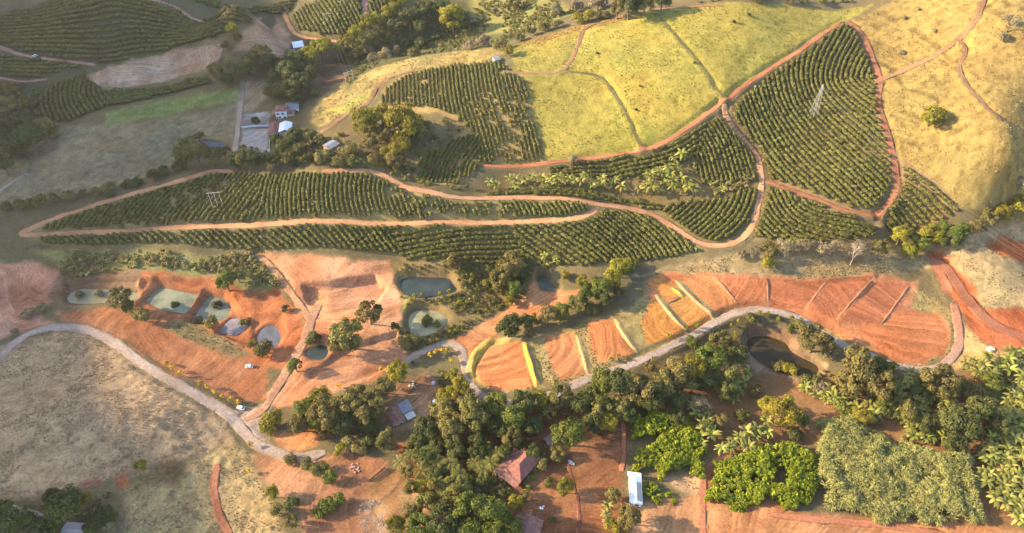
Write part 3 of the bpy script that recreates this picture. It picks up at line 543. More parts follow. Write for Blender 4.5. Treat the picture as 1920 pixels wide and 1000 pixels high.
tag(obj('hill', mesh_np('hill', V3, q3, LAND, {'Col': C3}, True)), kind='structure')
# ------------------------------------------------------------------ road ribbons
RC = {'main': ((.32,.245,.195), (.27,.175,.115)), 'track': ((.36,.195,.115), (.29,.135,.07)), 'red': ((.31,.125,.065), (.24,.08,.038)), 'orange': ((.42,.22,.11), (.32,.14,.065)),
      'brown': ((.27,.15,.08), (.2,.105,.05)), 'grassy': ((.2,.15,.06), (.17,.135,.05)), 'rut': ((.15,.06,.035), (.2,.085,.045)), 'pink': ((.33,.18,.13), (.25,.12,.08)), 'tan': ((.29,.22,.16), (.22,.155,.1))}
RN = {'main': 'paved_road', 'grassy': 'field_track', 'brown': 'dirt_track'}
for ri, (k, w, c) in enumerate(roads_w):
    d = np.gradient(c, axis=0); d /= np.linalg.norm(d, axis=1)[:, None] + 1e-9; nrm = np.stack([-d[:, 1], d[:, 0]], 1)
    offs = np.array([-.5, -.42, -.28, -.16, 0, .16, .28, .42, .5]); s_ = np.arange(len(c)) * 2.0
    V = []; Cc = []; inner, outer = map(np.array, RC[k]); endf = np.zeros(len(c))
    if k == 'main' and ri == 2: endf = sstep(60, 10, np.arange(len(c))[::-1] * 2.0)
    bl = sstep(.52, .66, fbm(c[:, 0], c[:, 1], 14, 3, 37))[:, None] * (.35 if k == 'main' else .5)
    wv = w * (1 + (fbm(s_, s_ * 0 + ri * 9, 9, 2, 31) - .5) * (.2 if k == 'main' else .55))
    endt = sstep(0, 1, np.minimum(np.arange(len(c)), np.arange(len(c))[::-1]) * 2.0 / (w * 1.1)); wv = wv * (.35 + .65 * endt)
    for oi_, of in enumerate(offs):
        jit = (vnoise(s_ / 3.0, s_ * 0 + oi_ * 3 + ri, 33) - .5) * (1.3 if abs(of) > .4 else .3)
        p = c + nrm * (of * wv + jit)[:, None]; e = abs(of) > .45
        z = hz(p[:, 0], p[:, 1]) + np.where(endt < .98, (-.12 if e else -.05 + .18 * endt), (-.12 if e else .13 + .004 * (ri % 12)))
        V.append(np.concatenate([p, z[:, None]], 1)); rut = abs(abs(of) - .2) < .1 and k != 'main'
        f = np.clip(abs(of) * 2, 0, 1) ** 2; col = inner * (1 - f) + outer * f
        if rut: col = outer * .9 if k == 'grassy' else inner * 1.06
        if abs(of) < .05 and k in ('grassy', 'brown'): col = col * np.array([.75, .82, .7])
        colv = col[None] * (1 - endf[:, None]) + np.array([.33,.15,.085])[None] * endf[:, None]; colv = colv * (1 - bl) + outer[None] * .85 * bl
        Cc.append(colv * (.72 + .56 * fbm(s_ * .7, s_ * 0 + oi_ * .8 + ri * 13, 6, 3, 35))[:, None])
    V = np.stack(V, 1); Cc = np.stack(Cc, 1); m, kk = V.shape[:2]; I = np.arange(m * kk).reshape(m, kk)
    q = np.stack([I[:-1, :-1], I[:-1, 1:], I[1:, 1:], I[1:, :-1]], -1).reshape(-1, 4)[:, ::-1]
    nm = RN.get(k, 'dirt_road'); tag(obj(nm, mesh_np(nm, V.reshape(-1, 3), q, LAND, {'Col': Cc.reshape(-1, 3)}, True)), kind='structure')
# ------------------------------------------------------------------ ponds
def fill(poly, step, zfun):
    lo, hi = poly.min(0), poly.max(0); a, b = np.meshgrid(np.arange(lo[0], hi[0], step), np.arange(lo[1], hi[1], step)); m = sdist(poly, a, b) > step * .5
    P = [Vector(p) for p in poly] + [Vector(p) for p in np.stack([a[m], b[m]], 1)]; nb = len(poly)
    vo, eo, fo, *_ = delaunay_2d_cdt(P, [(i, (i + 1) % nb) for i in range(nb)], [], 0, 1e-5)
    vo = np.array([tuple(v) for v in vo]); F = np.array([f for f in fo if len(f) == 3]); cen = vo[F].mean(1); F = F[inside(poly, cen[:, 0], cen[:, 1])]
    return np.concatenate([vo, zfun(vo)[:, None]], 1), F
def m_water(col, i):
    m, nt, b = new_mat('pond_water'); ge = N(nt, 'ShaderNodeNewGeometry'); n1 = noise_node(nt, .12, 5, ge.outputs['Position']); n2 = noise_node(nt, 1.6, 3, ge.outputs['Position'])
    f = ramp(nt, n1.outputs[0], .35, .65, .7, 1.3); nt.links.new(mixc(nt, 1.0, tuple(v * .72 for v in col), f, 'MULTIPLY'), b.inputs['Base Color'])
    b.inputs['Roughness'].default_value = .12; b.inputs['IOR'].default_value = 1.33; b.inputs['Specular IOR Level'].default_value = .35
    bp = N(nt, 'ShaderNodeBump'); bp.inputs['Strength'].default_value = .15; bp.inputs['Distance'].default_value = .1
    nt.links.new(n2.outputs[0], bp.inputs['Height']); nt.links.new(bp.outputs[0], b.inputs['Normal'])
    return m
for i, (col, p, lab, _) in enumerate(PONDS):
    pw = ponds_w[i]; c = pw.mean(0); pw = c + (pw - c) * 1.03
    V, F = fill(pw, 6.0, lambda v: np.full(len(v), pond_z[i]))
    tag(obj('pond', mesh_np('pond', V, F, m_water(col, i), None, True)), kind='structure', label=lab)
# ------------------------------------------------------------------ earth banks and windrows
def ribbon(name, px, prof_, col, seed, col2=None):
    c = smooth(wpoly(px), 1.2); d = np.gradient(c, axis=0); d /= np.linalg.norm(d, axis=1)[:, None] + 1e-9; nr = np.stack([-d[:, 1], d[:, 0]], 1)
    s_ = np.arange(len(c)); V = []; Cc = []; tp = np.minimum(1, np.minimum(s_, s_[::-1]) / 5.0)
    for k, (o, h) in enumerate(prof_):
        p = c + nr * (o + (vnoise(s_ / 2.5, s_ * 0 + k * 5 + seed, 41) - .5) * .5)[:, None]; g = hz(p[:, 0], p[:, 1])
        V.append(np.concatenate([p, (g + h * tp * (.75 + .5 * vnoise(s_ / 3.0, s_ * 0 + k + seed, 42)) - .05 * (h == 0) - .1 * (1 - tp))[:, None]], 1))
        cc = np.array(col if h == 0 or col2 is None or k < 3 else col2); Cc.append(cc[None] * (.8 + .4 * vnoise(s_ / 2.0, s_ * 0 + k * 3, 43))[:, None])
    V = np.stack(V, 1); Cc = np.stack(Cc, 1); m, kk = V.shape[:2]; I = np.arange(m * kk).reshape(m, kk)
    q = np.stack([I[:-1, :-1], I[:-1, 1:], I[1:, 1:], I[1:, :-1]], -1).reshape(-1, 4)
    return tag(obj(name, mesh_np(name, V.reshape(-1, 3), q, LAND, {'Col': Cc.reshape(-1, 3)}, True)), kind='structure')
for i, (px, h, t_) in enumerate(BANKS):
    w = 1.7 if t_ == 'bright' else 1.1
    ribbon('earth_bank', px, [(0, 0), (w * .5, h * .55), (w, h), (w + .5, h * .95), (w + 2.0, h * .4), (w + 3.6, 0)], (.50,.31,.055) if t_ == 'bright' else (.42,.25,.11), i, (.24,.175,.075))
for i, px in enumerate(RIDGES):
    ribbon('soil_windrow', px, [(-.7, 0), (-.2, .38), (.2, .38), (.7, 0)], (.3,.145,.075), 20 + i)
# ------------------------------------------------------------------ plant prototypes
def leaf_cards(P, Nrm, size, jit, rg, aspect=1.5, droop=0.0):
    """quads at P facing roughly Nrm"""
    k = len(P); nn = Nrm + rg.normal(0, jit, (k, 3)); nn /= np.linalg.norm(nn, axis=1)[:, None] + 1e-9
    a = np.cross(nn, rg.normal(0, 1, (k, 3))); a /= np.linalg.norm(a, axis=1)[:, None] + 1e-9; b = np.cross(nn, a)
    s = np.asarray(size) * rg.uniform(.65, 1.35, k); a = a * (s * aspect / 2)[:, None]; b = b * (s / 2)[:, None]
    V = np.stack([P - a, P + b * .8 - a * .1, P + a - nn * (s * droop)[:, None], P - b * .8 - a * .1], 1).reshape(-1, 3)
    return V, np.arange(4 * k).reshape(k, 4)
def sphere_pts(k, rg):
    v = rg.normal(0, 1, (k, 3)); return v / np.linalg.norm(v, axis=1)[:, None]
def crown_mesh(name, mat, seed, R=5.0, H=4.2, hc=6.0, lobes=24, lr=.32, leaves=3700, size=.47, spread=.72, upper=-.55, jit=.55, aspect=1.5):
    rg = np.random.default_rng(seed); D = []
    while len(D) < lobes:
        d = sphere_pts(1, rg)[0]
        if d[2] > upper: D.append(d)
    D = np.array(D); cen = D * np.array([R, R, H]) * (spread * rg.uniform(.75, 1.1, lobes))[:, None]; rad = R * lr * rg.uniform(.5, 1.35, lobes)
    w = rad ** 2; li = rg.choice(lobes, leaves, p=w / w.sum()); d = sphere_pts(leaves, rg); d[:, 2] = np.abs(d[:, 2]) * np.where(rg.random(leaves) < .78, 1, -1)
    P = cen[li] + d * rad[li][:, None] * (rg.uniform(.7, 1.05, leaves) + (rg.random(leaves) < .12) * rg.uniform(0, .45, leaves))[:, None] * np.array([1, 1, .85])
    V, F = leaf_cards(P, d + .5 * P / R, size, jit, rg, aspect)
    tone = rg.uniform(.1, 1, lobes)[li] * .5 + rg.random(leaves) * .5
    V[:, 2] += hc
    return mesh_np(name, V, F, mat, {'lv': np.repeat(tone, 4)})
def trunk_mesh(name, mat, seed, h=6.5, r=.32, limbs=5, reach=2.6):
    rg = random.Random(seed); mb = MB(); pts = [(0, 0, -.6), (0, 0, 0), (rg.uniform(-.2, .2), rg.uniform(-.2, .2), h * .35), (rg.uniform(-.4, .4), rg.uniform(-.4, .4), h * .75), (rg.uniform(-.5, .5), rg.uniform(-.5, .5), h)]
    mb.tube(pts, [r * 1.5, r * 1.25, r, r * .7, r * .3], 7)
    for k in range(limbs):
        a = 6.283 * k / limbs + rg.uniform(-.4, .4); z0 = h * rg.uniform(.35, .7)
        mb.tube([(0, 0, z0), (math.cos(a) * reach * .5, math.sin(a) * reach * .5, z0 + h * .15), (math.cos(a) * reach, math.sin(a) * reach, z0 + h * .35)], [r * .55, r * .4, r * .15], 5)
    return mb.mesh(name, mat, True)
BARK = m_plain('bark', (.16,.11,.075), .35, 3.0, .95, .5); PALEBARK = m_plain('pale_bark', (.33,.28,.23), .25, 2.0, .9, .3); TWIG = m_plain('grey_twigs', (.3,.235,.19), .25, 1.0, .9)
LM = {
 'dark': m_leaf('leaves_dark', (.036,.048,.012), (.15,.155,.034), .28),
 'olive': m_leaf('leaves_olive', (.085,.075,.02), (.28,.23,.058), .3),
 'green': m_leaf('leaves_green', (.05,.075,.012), (.22,.235,.034), .35),
 'bright': m_leaf('leaves_bright', (.14,.13,.015), (.40,.34,.033), .4),
 'grey': m_leaf('leaves_greyish', (.16,.13,.065), (.36,.29,.15), .25),
 'yellow': m_leaf('leaves_yellow', (.40,.26,.02), (.75,.52,.03), .3),
 'coffee': m_leaf('leaves_coffee', (.045,.052,.011), (.235,.212,.046), .25),
 'banana': m_leaf('leaves_banana', (.12,.14,.028), (.44,.40,.085), .4, .45),
 'crop': m_leaf('leaves_crop', (.10,.14,.01), (.40,.42,.03), .4),
 'cane': m_leaf('leaves_cane', (.15,.155,.042), (.46,.42,.125), .35),
 'dry': m_leaf('dry_grass', (.19,.135,.045), (.40,.29,.10), .2),
 'hill': m_leaf('hill_grass', (.22,.15,.08), (.42,.30,.16), .2),
 'field': m_leaf('field_grass', (.16,.14,.03), (.34,.28,.06), .25),
 'brush': m_leaf('leaves_brush', (.10,.085,.025), (.33,.265,.08), .3),
}
PROTO = {}
def proto(kind, mat, n, trunk=BARK, tk=None, **kw):
    PROTO[kind] = [(crown_mesh('crown_' + kind, LM[mat], hash_(kind) + i, **kw), trunk_mesh('trunk_' + kind, trunk, i + 1, **(tk or {}))) for i in range(n)]
def hash_(s): return sum(ord(c) * (i + 3) for i, c in enumerate(s)) % 1000
proto('dark', 'dark', 4); proto('olive', 'olive', 4, leaves=3500, lobes=30, lr=.27, spread=.78); proto('green', 'green', 4, leaves=3700, lobes=26, lr=.3)
proto('bright', 'bright', 3, lobes=28, lr=.29, spread=.76); proto('grey', 'grey', 2, leaves=1300, lobes=20, lr=.3, spread=.75)
sh = dict(R=5, H=4.0, hc=3.2, upper=-.2, lobes=11, lr=.45, leaves=1100, size=.8); tk = dict(h=3.4, r=.25, reach=2.4)
for k in ('dark', 'olive', 'green', 'bright', 'grey', 'brush'): proto('shrub_' + k, k, 2, tk=tk, **sh)
# narrow young tree
proto('sapling_yellow', 'yellow', 2, R=1.2, H=1.6, hc=2.6, lobes=6, lr=.5, leaves=130, size=.5, tk=dict(h=2.2, r=.09, limbs=2, reach=.5))
proto('sapling_green', 'bright', 2, R=1.2, H=1.5, hc=2.2, lobes=6, lr=.5, leaves=130, size=.5, tk=dict(h=2.0, r=.09, limbs=2, reach=.5))
HC = {k: (3.2 if k.startswith('shrub') else 6.0) for k in PROTO}; HC['sapling_yellow'] = 2.6; HC['sapling_green'] = 2.2
def banana_mesh(seed, n=11, L=3.3, mat='banana', wide=.42, h0=2.6):
    rg = random.Random(seed); V = []; F = []; tone = []
    for k in range(n):
        a = 6.283 * k / n * 1.0 + rg.uniform(-.3, .3); up = rg.uniform(.25, 1.25); l = L * rg.uniform(.75, 1.1); w = wide * rg.uniform(.8, 1.2); x = 0; z = h0 + rg.uniform(-.3, .2); t_ = rg.random(); e = up
        prof = [.25, .9, 1, .9, .6, .08]; ca, sa = math.cos(a), math.sin(a); b0 = len(V)
        for j in range(6):
            for sgn in (-1, 0, 1):
                V.append((x * ca - sgn * w * prof[j] * sa, x * sa + sgn * w * prof[j] * ca, z + abs(sgn) * -.12 * prof[j] + .06)); tone.append(min(1, max(0, t_ + .25 * (j - 2.5) / 5)))
            x += math.cos(e) * l / 5; z += math.sin(e) * l / 5; e -= .38
        for j in range(5):
            for s in (0, 1): F.append((b0 + j * 3 + s, b0 + j * 3 + s + 1, b0 + j * 3 + s + 4, b0 + j * 3 + s + 3))
    return mesh_np('leaves', V, np.array(F), LM[mat], {'lv': tone})
def stem_mesh(h, r, mat, name='stem', bend=.0): return MB().tube([(0, 0, -.5), (0, 0, 0), (bend * .4, 0, h * .5), (bend, 0, h)], [r * 1.3, r * 1.15, r, r * .75], 7).mesh(name, mat, True)
BSTEM = m_plain('banana_stem', (.16,.15,.06), .3, 2.0)
BAN = [(banana_mesh(i), stem_mesh(2.7, .17, BSTEM)) for i in range(5)]
def palm_mesh(seed, n=15, L=4.7, h0=6.0, mat='banana'):
    rg = random.Random(seed); V = []; F = []; tone = []
    for k in range(n):
        a = 2.4 * k + rg.uniform(-.2, .2); e = rg.uniform(-.1, 1.2); l = L * rg.uniform(.8, 1.1); x = .1; z = h0; ca, sa = math.cos(a), math.sin(a); t_ = rg.random(); m = 9; sp_ = []
        for j in range(m + 1):
            sp_.append((x, z, e)); x += math.cos(e) * l / m; z += math.sin(e) * l / m; e -= .2
        for j in range(1, m):
            x, z, e = sp_[j]; ll = 1.15 * math.sin(math.pi * (j + .6) / (m + 1.5)) + .25
            for s in (-1, 1):
                b0 = len(V); dx = .5 * ll; dy = s * ll * .8; dz = -.3 * ll
                for q in ((x - .08, 0, z), (x + .14, 0, z), (x + dx + .06, dy * .8, z + dz), (x + dx - .06, dy * .8, z + dz)):
                    V.append((q[0] * ca - q[1] * sa, q[0] * sa + q[1] * ca, q[2])); tone.append(t_ * .6 + .4 * rg.random())
                F.append((b0, b0 + 1, b0 + 2, b0 + 3))
    return mesh_np('fronds', V, np.array(F), LM[mat], {'lv': tone})
PALM = [(palm_mesh(i), stem_mesh(6.1, .2, BARK, 'trunk', .0)) for i in range(3)]
# ------------------------------------------------------------------ placing single plants
PLACED = []
ORD = ['first', 'second', 'third', 'fourth', 'fifth', 'sixth', 'seventh', 'eighth', 'ninth', 'tenth', 'eleventh', 'twelfth', 'thirteenth', 'fourteenth', 'fifteenth', 'sixteenth', 'seventeenth', 'eighteenth', 'nineteenth', 'twentieth',
       'twenty-first', 'twenty-second', 'twenty-third', 'twenty-fourth', 'twenty-fifth', 'twenty-sixth', 'twenty-seventh', 'twenty-eighth', 'twenty-ninth', 'thirtieth']
DESC = {'dark': 'dark green round-crowned tree', 'olive': 'olive-green spreading tree', 'green': 'fresh green leafy tree', 'bright': 'sunlit yellow-green tree', 'grey': 'greyish thin-leaved tree',
        'shrub_dark': 'dark green shrub', 'shrub_olive': 'olive shrub', 'shrub_green': 'green shrub', 'shrub_bright': 'yellow-green shrub', 'shrub_grey': 'greyish dry shrub', 'shrub_brush': 'brownish brush shrub'}
def plant(px, py, d, kind, hscale=1.0):
    """plant whose crown is centred at photo point (px,py), d photo pixels wide"""
    g = ground_at([px], [py])[0]; depth = g[1] * CP + (CAM_H - g[2]) * SP; R = d / 2 * depth / FPX; s = R / (1.2 if kind.startswith('sap') else 5.4)
    g = ground_at([px], [py], HC[kind] * s * hscale * .95)[0]; z = float(hz(g[0], g[1]))
    i = random.randrange(len(PROTO[kind])); cr, tr = PROTO[kind][i]
    nm = 'sapling' if kind.startswith('sap') else 'shrub' if kind.startswith('shrub') else 'tree'
    o = empty(nm, (g[0], g[1], z), random.uniform(0, 6.28), 1); o.scale = (s * random.uniform(.86, 1.18), s * random.uniform(.86, 1.18), s * hscale * random.uniform(.85, 1.2))
    obj('trunk', tr, o); obj('crown', cr, o)
    return o
def clump(where, items, group, cat='tree'):
    """items: (px,py,diameter,kind[,own label])"""
    items = sorted(items, key=lambda t: t[0]); cnt = {}; tot = {}
    for it in items: tot[it[3]] = tot.get(it[3], 0) + 1
    for it in items:
        k = it[3]; o = plant(it[0], it[1], it[2], k); cnt[k] = cnt.get(k, 0) + 1
        if len(it) > 4: lab = it[4]
        elif tot[k] == 1: lab = 'the one %s %s' % (DESC[k], where)
        else: lab = '%s, %s of its kind from the left %s' % (DESC[k], ORD[cnt[k] - 1], where)
        lab = ' '.join(lab.split()) if len(lab.split()) <= 16 else '%s, %s such from left, %s' % (' '.join(DESC[k].split()[-3:]), ORD[cnt[k] - 1], where)
        tag(o, lab, 'shrub' if k.startswith('shrub') else cat, group)
clump('along the farm track by the pale plot', [(435,60,28,'bright'),(422,84,20,'olive'),(446,72,20,'olive'),(404,135,34,'olive'),(438,126,36,'olive'),(466,112,34,'olive'),(490,100,42,'olive'),(505,118,38,'dark'),(530,122,40,'dark'),(470,135,30,'dark'),(425,148,30,'dark')], 'trees along the farm track')
clump('in the row below the white-roofed house', [(552,112,36,'dark'),(575,104,42,'bright'),(600,92,38,'bright'),(560,128,30,'dark'),(585,122,30,'dark'),(612,84,26,'bright')], 'trees below the white-roofed house')
clump('in the lit hedge edging the upper coffee field', [(650,76,34,'bright'),(668,61,34,'bright'),(690,48,34,'bright'),(708,36,34,'bright'),(728,22,36,'bright'),(748,8,34,'bright'),(636,90,24,'bright')], 'trees in the lit hedge')
clump('in the shaded valley at the top', [(682,84,34,'dark'),(708,70,36,'dark'),(738,48,40,'dark'),(768,32,44,'dark'),(800,18,46,'dark'),(832,14,40,'dark'),(790,50,38,'dark'),(848,38,50,'bright','big sunlit yellow-green tree alone in the top valley'),(700,112,28,'grey'),(722,104,28,'grey'),(745,93,20,'grey'),(690,96,20,'grey'),(665,105,24,'shrub_olive'),(760,80,20,'shrub_olive'),(775,100,22,'shrub_olive'),(812,48,14,'grey'),(640,112,20,'shrub_dark'),(790,85,24,'shrub_dark'),(820,70,20,'shrub_dark')], 'trees in the shaded valley')
clump('in the dark grove above the farmhouse', [(540,140,50,'dark'),(562,155,46,'dark'),(530,165,44,'dark'),(582,142,32,'dark'),(514,150,36,'dark'),(550,178,34,'dark'),(505,172,26,'olive'),(588,172,22,'shrub_olive')], 'trees in the grove above the farmhouse')
clump('around the white barn', [(480,228,19,'dark','small round dark tree in the paved farm yard'),(518,264,26,'green'),(535,275,34,'dark'),(552,258,38,'dark'),(576,254,34,'olive'),(562,282,30,'dark'),(600,262,24,'olive'),(545,290,28,'dark')], 'trees around the white barn')
clump('where the farm track meets the coffee hill', [(465,300,46,'dark'),(440,302,34,'dark'),(490,302,32,'dark'),(515,302,26,'dark')], 'trees at the end of the farm track')
clump('around the pale pond', [(370,292,46,'olive'),(350,272,38,'olive'),(398,296,36,'olive'),(345,300,36,'olive'),(335,285,28,'olive'),(420,285,24,'olive'),(372,256,24,'olive')], 'trees around the pale pond')
clump('in the big sunlit clump beside the sparse coffee', [(682,232,56,'bright'),(715,224,60,'bright'),(755,232,70,'bright'),(748,278,54,'bright'),(742,302,40,'olive'),(785,242,46,'olive'),(725,256,44,'olive'),(766,262,44,'dark'),(700,250,40,'olive'),(730,288,36,'bright')], 'trees in the big sunlit clump')
clump('in the brush at the far left edge', [(22,268,60,'dark'),(52,252,50,'dark'),(8,238,48,'dark'),(82,240,40,'olive'),(4,308,46,'dark'),(40,222,42,'dark'),(10,195,40,'olive'),(50,190,36,'olive'),(15,165,34,'olive'),(30,290,30,'shrub_dark'),(100,250,26,'shrub_olive')], 'trees in the brush at the left edge')
clump('in the hedge between shaded pasture and coffee hill', [(10,388,22,'shrub_olive'),(38,386,22,'shrub_olive'),(74,379,24,'shrub_olive'),(104,375,22,'shrub_olive'),(130,368,24,'shrub_olive'),(180,360,22,'shrub_olive'),(204,353,24,'shrub_olive'),(238,345,22,'shrub_dark'),(256,341,22,'shrub_dark'),(285,332,26,'shrub_dark'),(310,322,24,'shrub_dark'),(334,312,24,'shrub_dark'),(208,366,14,'shrub_dark'),(155,364,18,'shrub_olive'),(55,384,18,'shrub_olive')], 'shrubs in the pasture hedge')
clump('on the slope above the long coffee hill', [(600,300,26,'shrub_brush'),(635,302,28,'shrub_olive'),(665,305,26,'shrub_dark'),(690,270,32,'shrub_brush'),(655,282,28,'shrub_brush'),(575,302,26,'shrub_dark'),(545,308,24,'shrub_dark'),(615,288,22,'shrub_brush'),(700,300,24,'shrub_olive')], 'shrubs above the long coffee hill')
clump('behind the crest of the yellow field', [(1180,12,48,'dark'),(1210,8,40,'olive'),(1242,4,36,'dark'),(1158,20,30,'olive'),(975,72,20,'shrub_olive'),(995,62,22,'shrub_olive'),(1020,52,24,'shrub_olive'),(1046,46,22,'shrub_olive'),(1084,38,26,'shrub_bright'),(1102,34,28,'shrub_bright'),(1040,20,30,'shrub_grey'),(1080,14,30,'shrub_grey'),(1122,10,32,'shrub_grey'),(1130,28,26,'shrub_olive'),(965,5,30,'olive'),(925,22,12,'grey'),(880,86,26,'shrub_grey'),(905,82,26,'shrub_grey'),(937,86,28,'shrub_olive'),(955,98,24,'shrub_bright'),(890,42,16,'shrub_grey'),(1480,0,24,'shrub_olive'),(1540,2,22,'shrub_olive'),(1420,-2,24,'shrub_olive')], 'trees behind the crest')
clump('on the straw-coloured pasture', [(1745,224,50,'shrub_bright','lone pale green tree with a long shadow on the straw pasture'),(1897,40,40,'grey'),(1690,98,16,'shrub_grey'),(1752,58,9,'shrub_grey'),(1695,34,9,'shrub_grey'),(1918,342,34,'grey'),(1880,70,22,'shrub_grey'),(1722,18,8,'shrub_grey')], 'trees on the straw pasture')
clump('in the hedge under the pasture corner', [(1688,445,36,'bright'),(1706,472,38,'bright'),(1745,438,46,'bright'),(1772,428,40,'green'),(1800,430,42,'green'),(1832,424,34,'olive'),(1790,446,38,'dark'),(1855,410,36,'olive'),(1882,396,40,'bright'),(1912,384,42,'bright'),(1727,452,40,'green'),(1765,450,34,'dark'),(1700,430,24,'olive')], 'trees in the pasture hedge')
clump('in the line below the right-hand coffee', [(1412,474,26,'grey'),(1445,468,34,'olive'),(1470,466,36,'grey'),(1492,460,30,'grey'),(1515,460,38,'grey'),(1546,466,38,'grey'),(1572,460,36,'grey'),(1614,466,44,'grey'),(1650,466,34,'olive'),(1436,496,30,'shrub_bright'),(1390,478,22,'shrub_grey')], 'trees below the right-hand coffee')
clump('above the blue-grey pond', [(850,490,34,'olive'),(957,496,60,'olive'),(940,530,50,'olive'),(962,546,40,'green'),(986,508,34,'dark'),(930,512,34,'dark'),(915,530,24,'shrub_olive'),(870,500,20,'shrub_dark'),(955,565,24,'bright')], 'trees above the blue-grey pond')
clump('in the thicket beside the orange clearing', [(1120,540,50,'green'),(1146,524,46,'bright'),(1160,505,42,'bright'),(1100,556,42,'green'),(1080,570,38,'olive'),(1052,586,38,'green'),(1028,592,42,'olive'),(1132,562,34,'dark'),(1092,530,26,'bright'),(1060,520,20,'shrub_bright'),(1180,498,30,'shrub_bright'),(1160,545,28,'olive'),(1110,580,26,'shrub_olive')], 'trees in the thicket by the clearing')
clump('at the top of the terraced plots', [(953,612,56,'dark'),(985,608,34,'dark'),(1000,598,22,'shrub_bright')], 'trees at the top of the plots')
clump('by the pond works', [(650,628,74,'olive','large olive-green tree leaning over the tiny dark pond'),(692,588,56,'olive','olive tree on the bank beside the largest pond tree'),(632,650,40,'olive'),(553,686,32,'green','single fresh green round tree at the track junction'),(495,656,34,'shrub_olive'),(474,646,26,'shrub_olive'),(225,562,44,'olive'),(264,590,34,'olive'),(240,575,30,'green'),(150,553,18,'shrub_grey'),(184,553,20,'shrub_grey'),(328,572,15,'shrub_dark'),(407,573,18,'shrub_dark'),(396,607,24,'shrub_olive'),(372,602,16,'shrub_olive'),(460,606,20,'shrub_olive'),(424,530,40,'green'),(445,518,30,'olive'),(55,588,26,'shrub_grey'),(28,622,14,'shrub_grey'),(80,576,20,'shrub_grey'),(801,602,25,'shrub_dark'),(770,640,34,'shrub_olive'),(590,632,26,'shrub_dark'),(580,640,20,'shrub_olive'),(740,612,20,'shrub_dark'),(820,608,18,'shrub_bright'),(535,580,16,'shrub_dark')], 'plants by the pond works')
clump('in the belt behind the junction', [(566,772,54,'green'),(600,745,42,'bright'),(612,778,66,'olive'),(650,762,58,'olive'),(690,772,58,'olive'),(704,744,50,'olive'),(562,795,44,'olive'),(640,795,48,'dark'),(722,722,50,'olive'),(746,702,44,'bright'),(665,735,36,'olive'),(690,796,44,'dark'),(585,758,34,'green'),(660,832,32,'shrub_brush'),(690,830,30,'shrub_dark'),(725,825,42,'olive'),(635,846,24,'shrub_bright'),(672,842,28,'shrub_brush'),(590,790,40,'green'),(512,790,42,'shrub_bright'),(502,808,30,'shrub_bright')], 'trees behind the junction')
clump('in the belt left of the tiled house', [(800,802,56,'dark'),(830,772,58,'olive'),(848,806,62,'olive'),(890,782,68,'olive'),(930,762,58,'green'),(935,800,50,'dark'),(862,732,50,'bright'),(872,758,50,'olive'),(780,828,44,'dark'),(895,820,48,'dark'),(850,840,46,'dark'),(820,836,40,'dark'),(838,745,40,'bright'),(850,705,30,'shrub_bright'),(960,786,54,'green'),(980,758,54,'dark'),(960,822,44,'olive')], 'trees left of the tiled house')
clump('in the belt below the terraced plots', [(1010,752,42,'bright'),(1050,742,50,'olive'),(1090,752,50,'dark'),(1130,712,58,'green'),(1165,720,64,'dark'),(1118,745,56,'green'),(1160,762,46,'olive'),(1200,735,58,'olive'),(1240,722,58,'olive'),(1280,706,60,'olive'),(1300,690,56,'bright'),(1332,672,58,'green'),(1360,692,58,'olive'),(1300,642,34,'green','fresh green round tree with a bare pale stem by the road'),(1350,642,46,'olive'),(1382,662,48,'dark'),(1222,755,48,'dark'),(1180,780,36,'dark'),(1268,746,44,'dark'),(1325,715,44,'dark'),(1030,770,40,'olive'),(1065,815,68,'green'),(1110,792,48,'dark'),(1126,768,46,'olive'),(1140,795,36,'bright'),(1000,800,40,'dark'),(1265,680,36,'shrub_brush'),(1215,690,24,'shrub_brush')], 'trees below the plots')
clump('at the bottom edge beside the tiled roofs', [(880,962,78,'green'),(832,972,78,'dark'),(922,972,76,'green'),(960,985,56,'green'),(790,992,56,'green'),(852,935,56,'olive'),(800,942,48,'olive'),(775,965,40,'olive'),(742,988,40,'bright'),(900,938,28,'shrub_dark'),(1060,915,36,'bright'),(1150,930,32,'olive'),(1178,970,56,'olive'),(966,944,34,'bright'),(1035,975,14,'shrub_dark'),(896,922,22,'shrub_grey'),(948,925,22,'shrub_dark'),(815,915,36,'olive'),(1148,990,36,'shrub_bright'),(870,995,60,'green'),(925,1000,50,'green')], 'trees at the bottom edge')
clump('in the palm grove undergrowth', [(765,885,34,'olive'),(800,862,36,'dark'),(815,890,34,'dark'),(845,905,36,'olive'),(870,915,34,'dark'),(895,850,36,'dark'),(915,845,32,'green'),(770,915,32,'olive'),(880,900,30,'green'),(945,850,30,'dark'),(790,912,34,'bright'),(835,880,30,'dark'),(1000,845,34,'dark'),(1015,870,26,'shrub_olive'),(905,900,30,'dark'),(1030,905,24,'shrub_dark'),(1045,850,30,'olive'),(985,930,24,'shrub_olive')], 'trees under the palms')
clump('on the pink soil near the wooden fence', [(510,925,30,'bright'),(548,945,34,'dark'),(520,958,26,'shrub_olive'),(546,978,30,'olive'),(612,948,34,'shrub_green'),(632,938,30,'shrub_green'),(598,962,28,'shrub_green'),(600,880,30,'shrub_olive'),(575,870,28,'shrub_olive'),(545,862,24,'shrub_olive'),(618,895,30,'shrub_green')], 'plants on the pink soil')
clump('in the bottom left corner', [(125,952,70,'dark'),(30,986,70,'dark'),(65,992,46,'dark'),(92,996,40,'green'),(160,936,28,'bright'),(176,986,42,'dark'),(202,966,30,'dark'),(8,966,50,'dark'),(100,935,40,'dark'),(205,990,26,'grey'),(265,876,30,'shrub_bright')], 'trees in the bottom left corner')
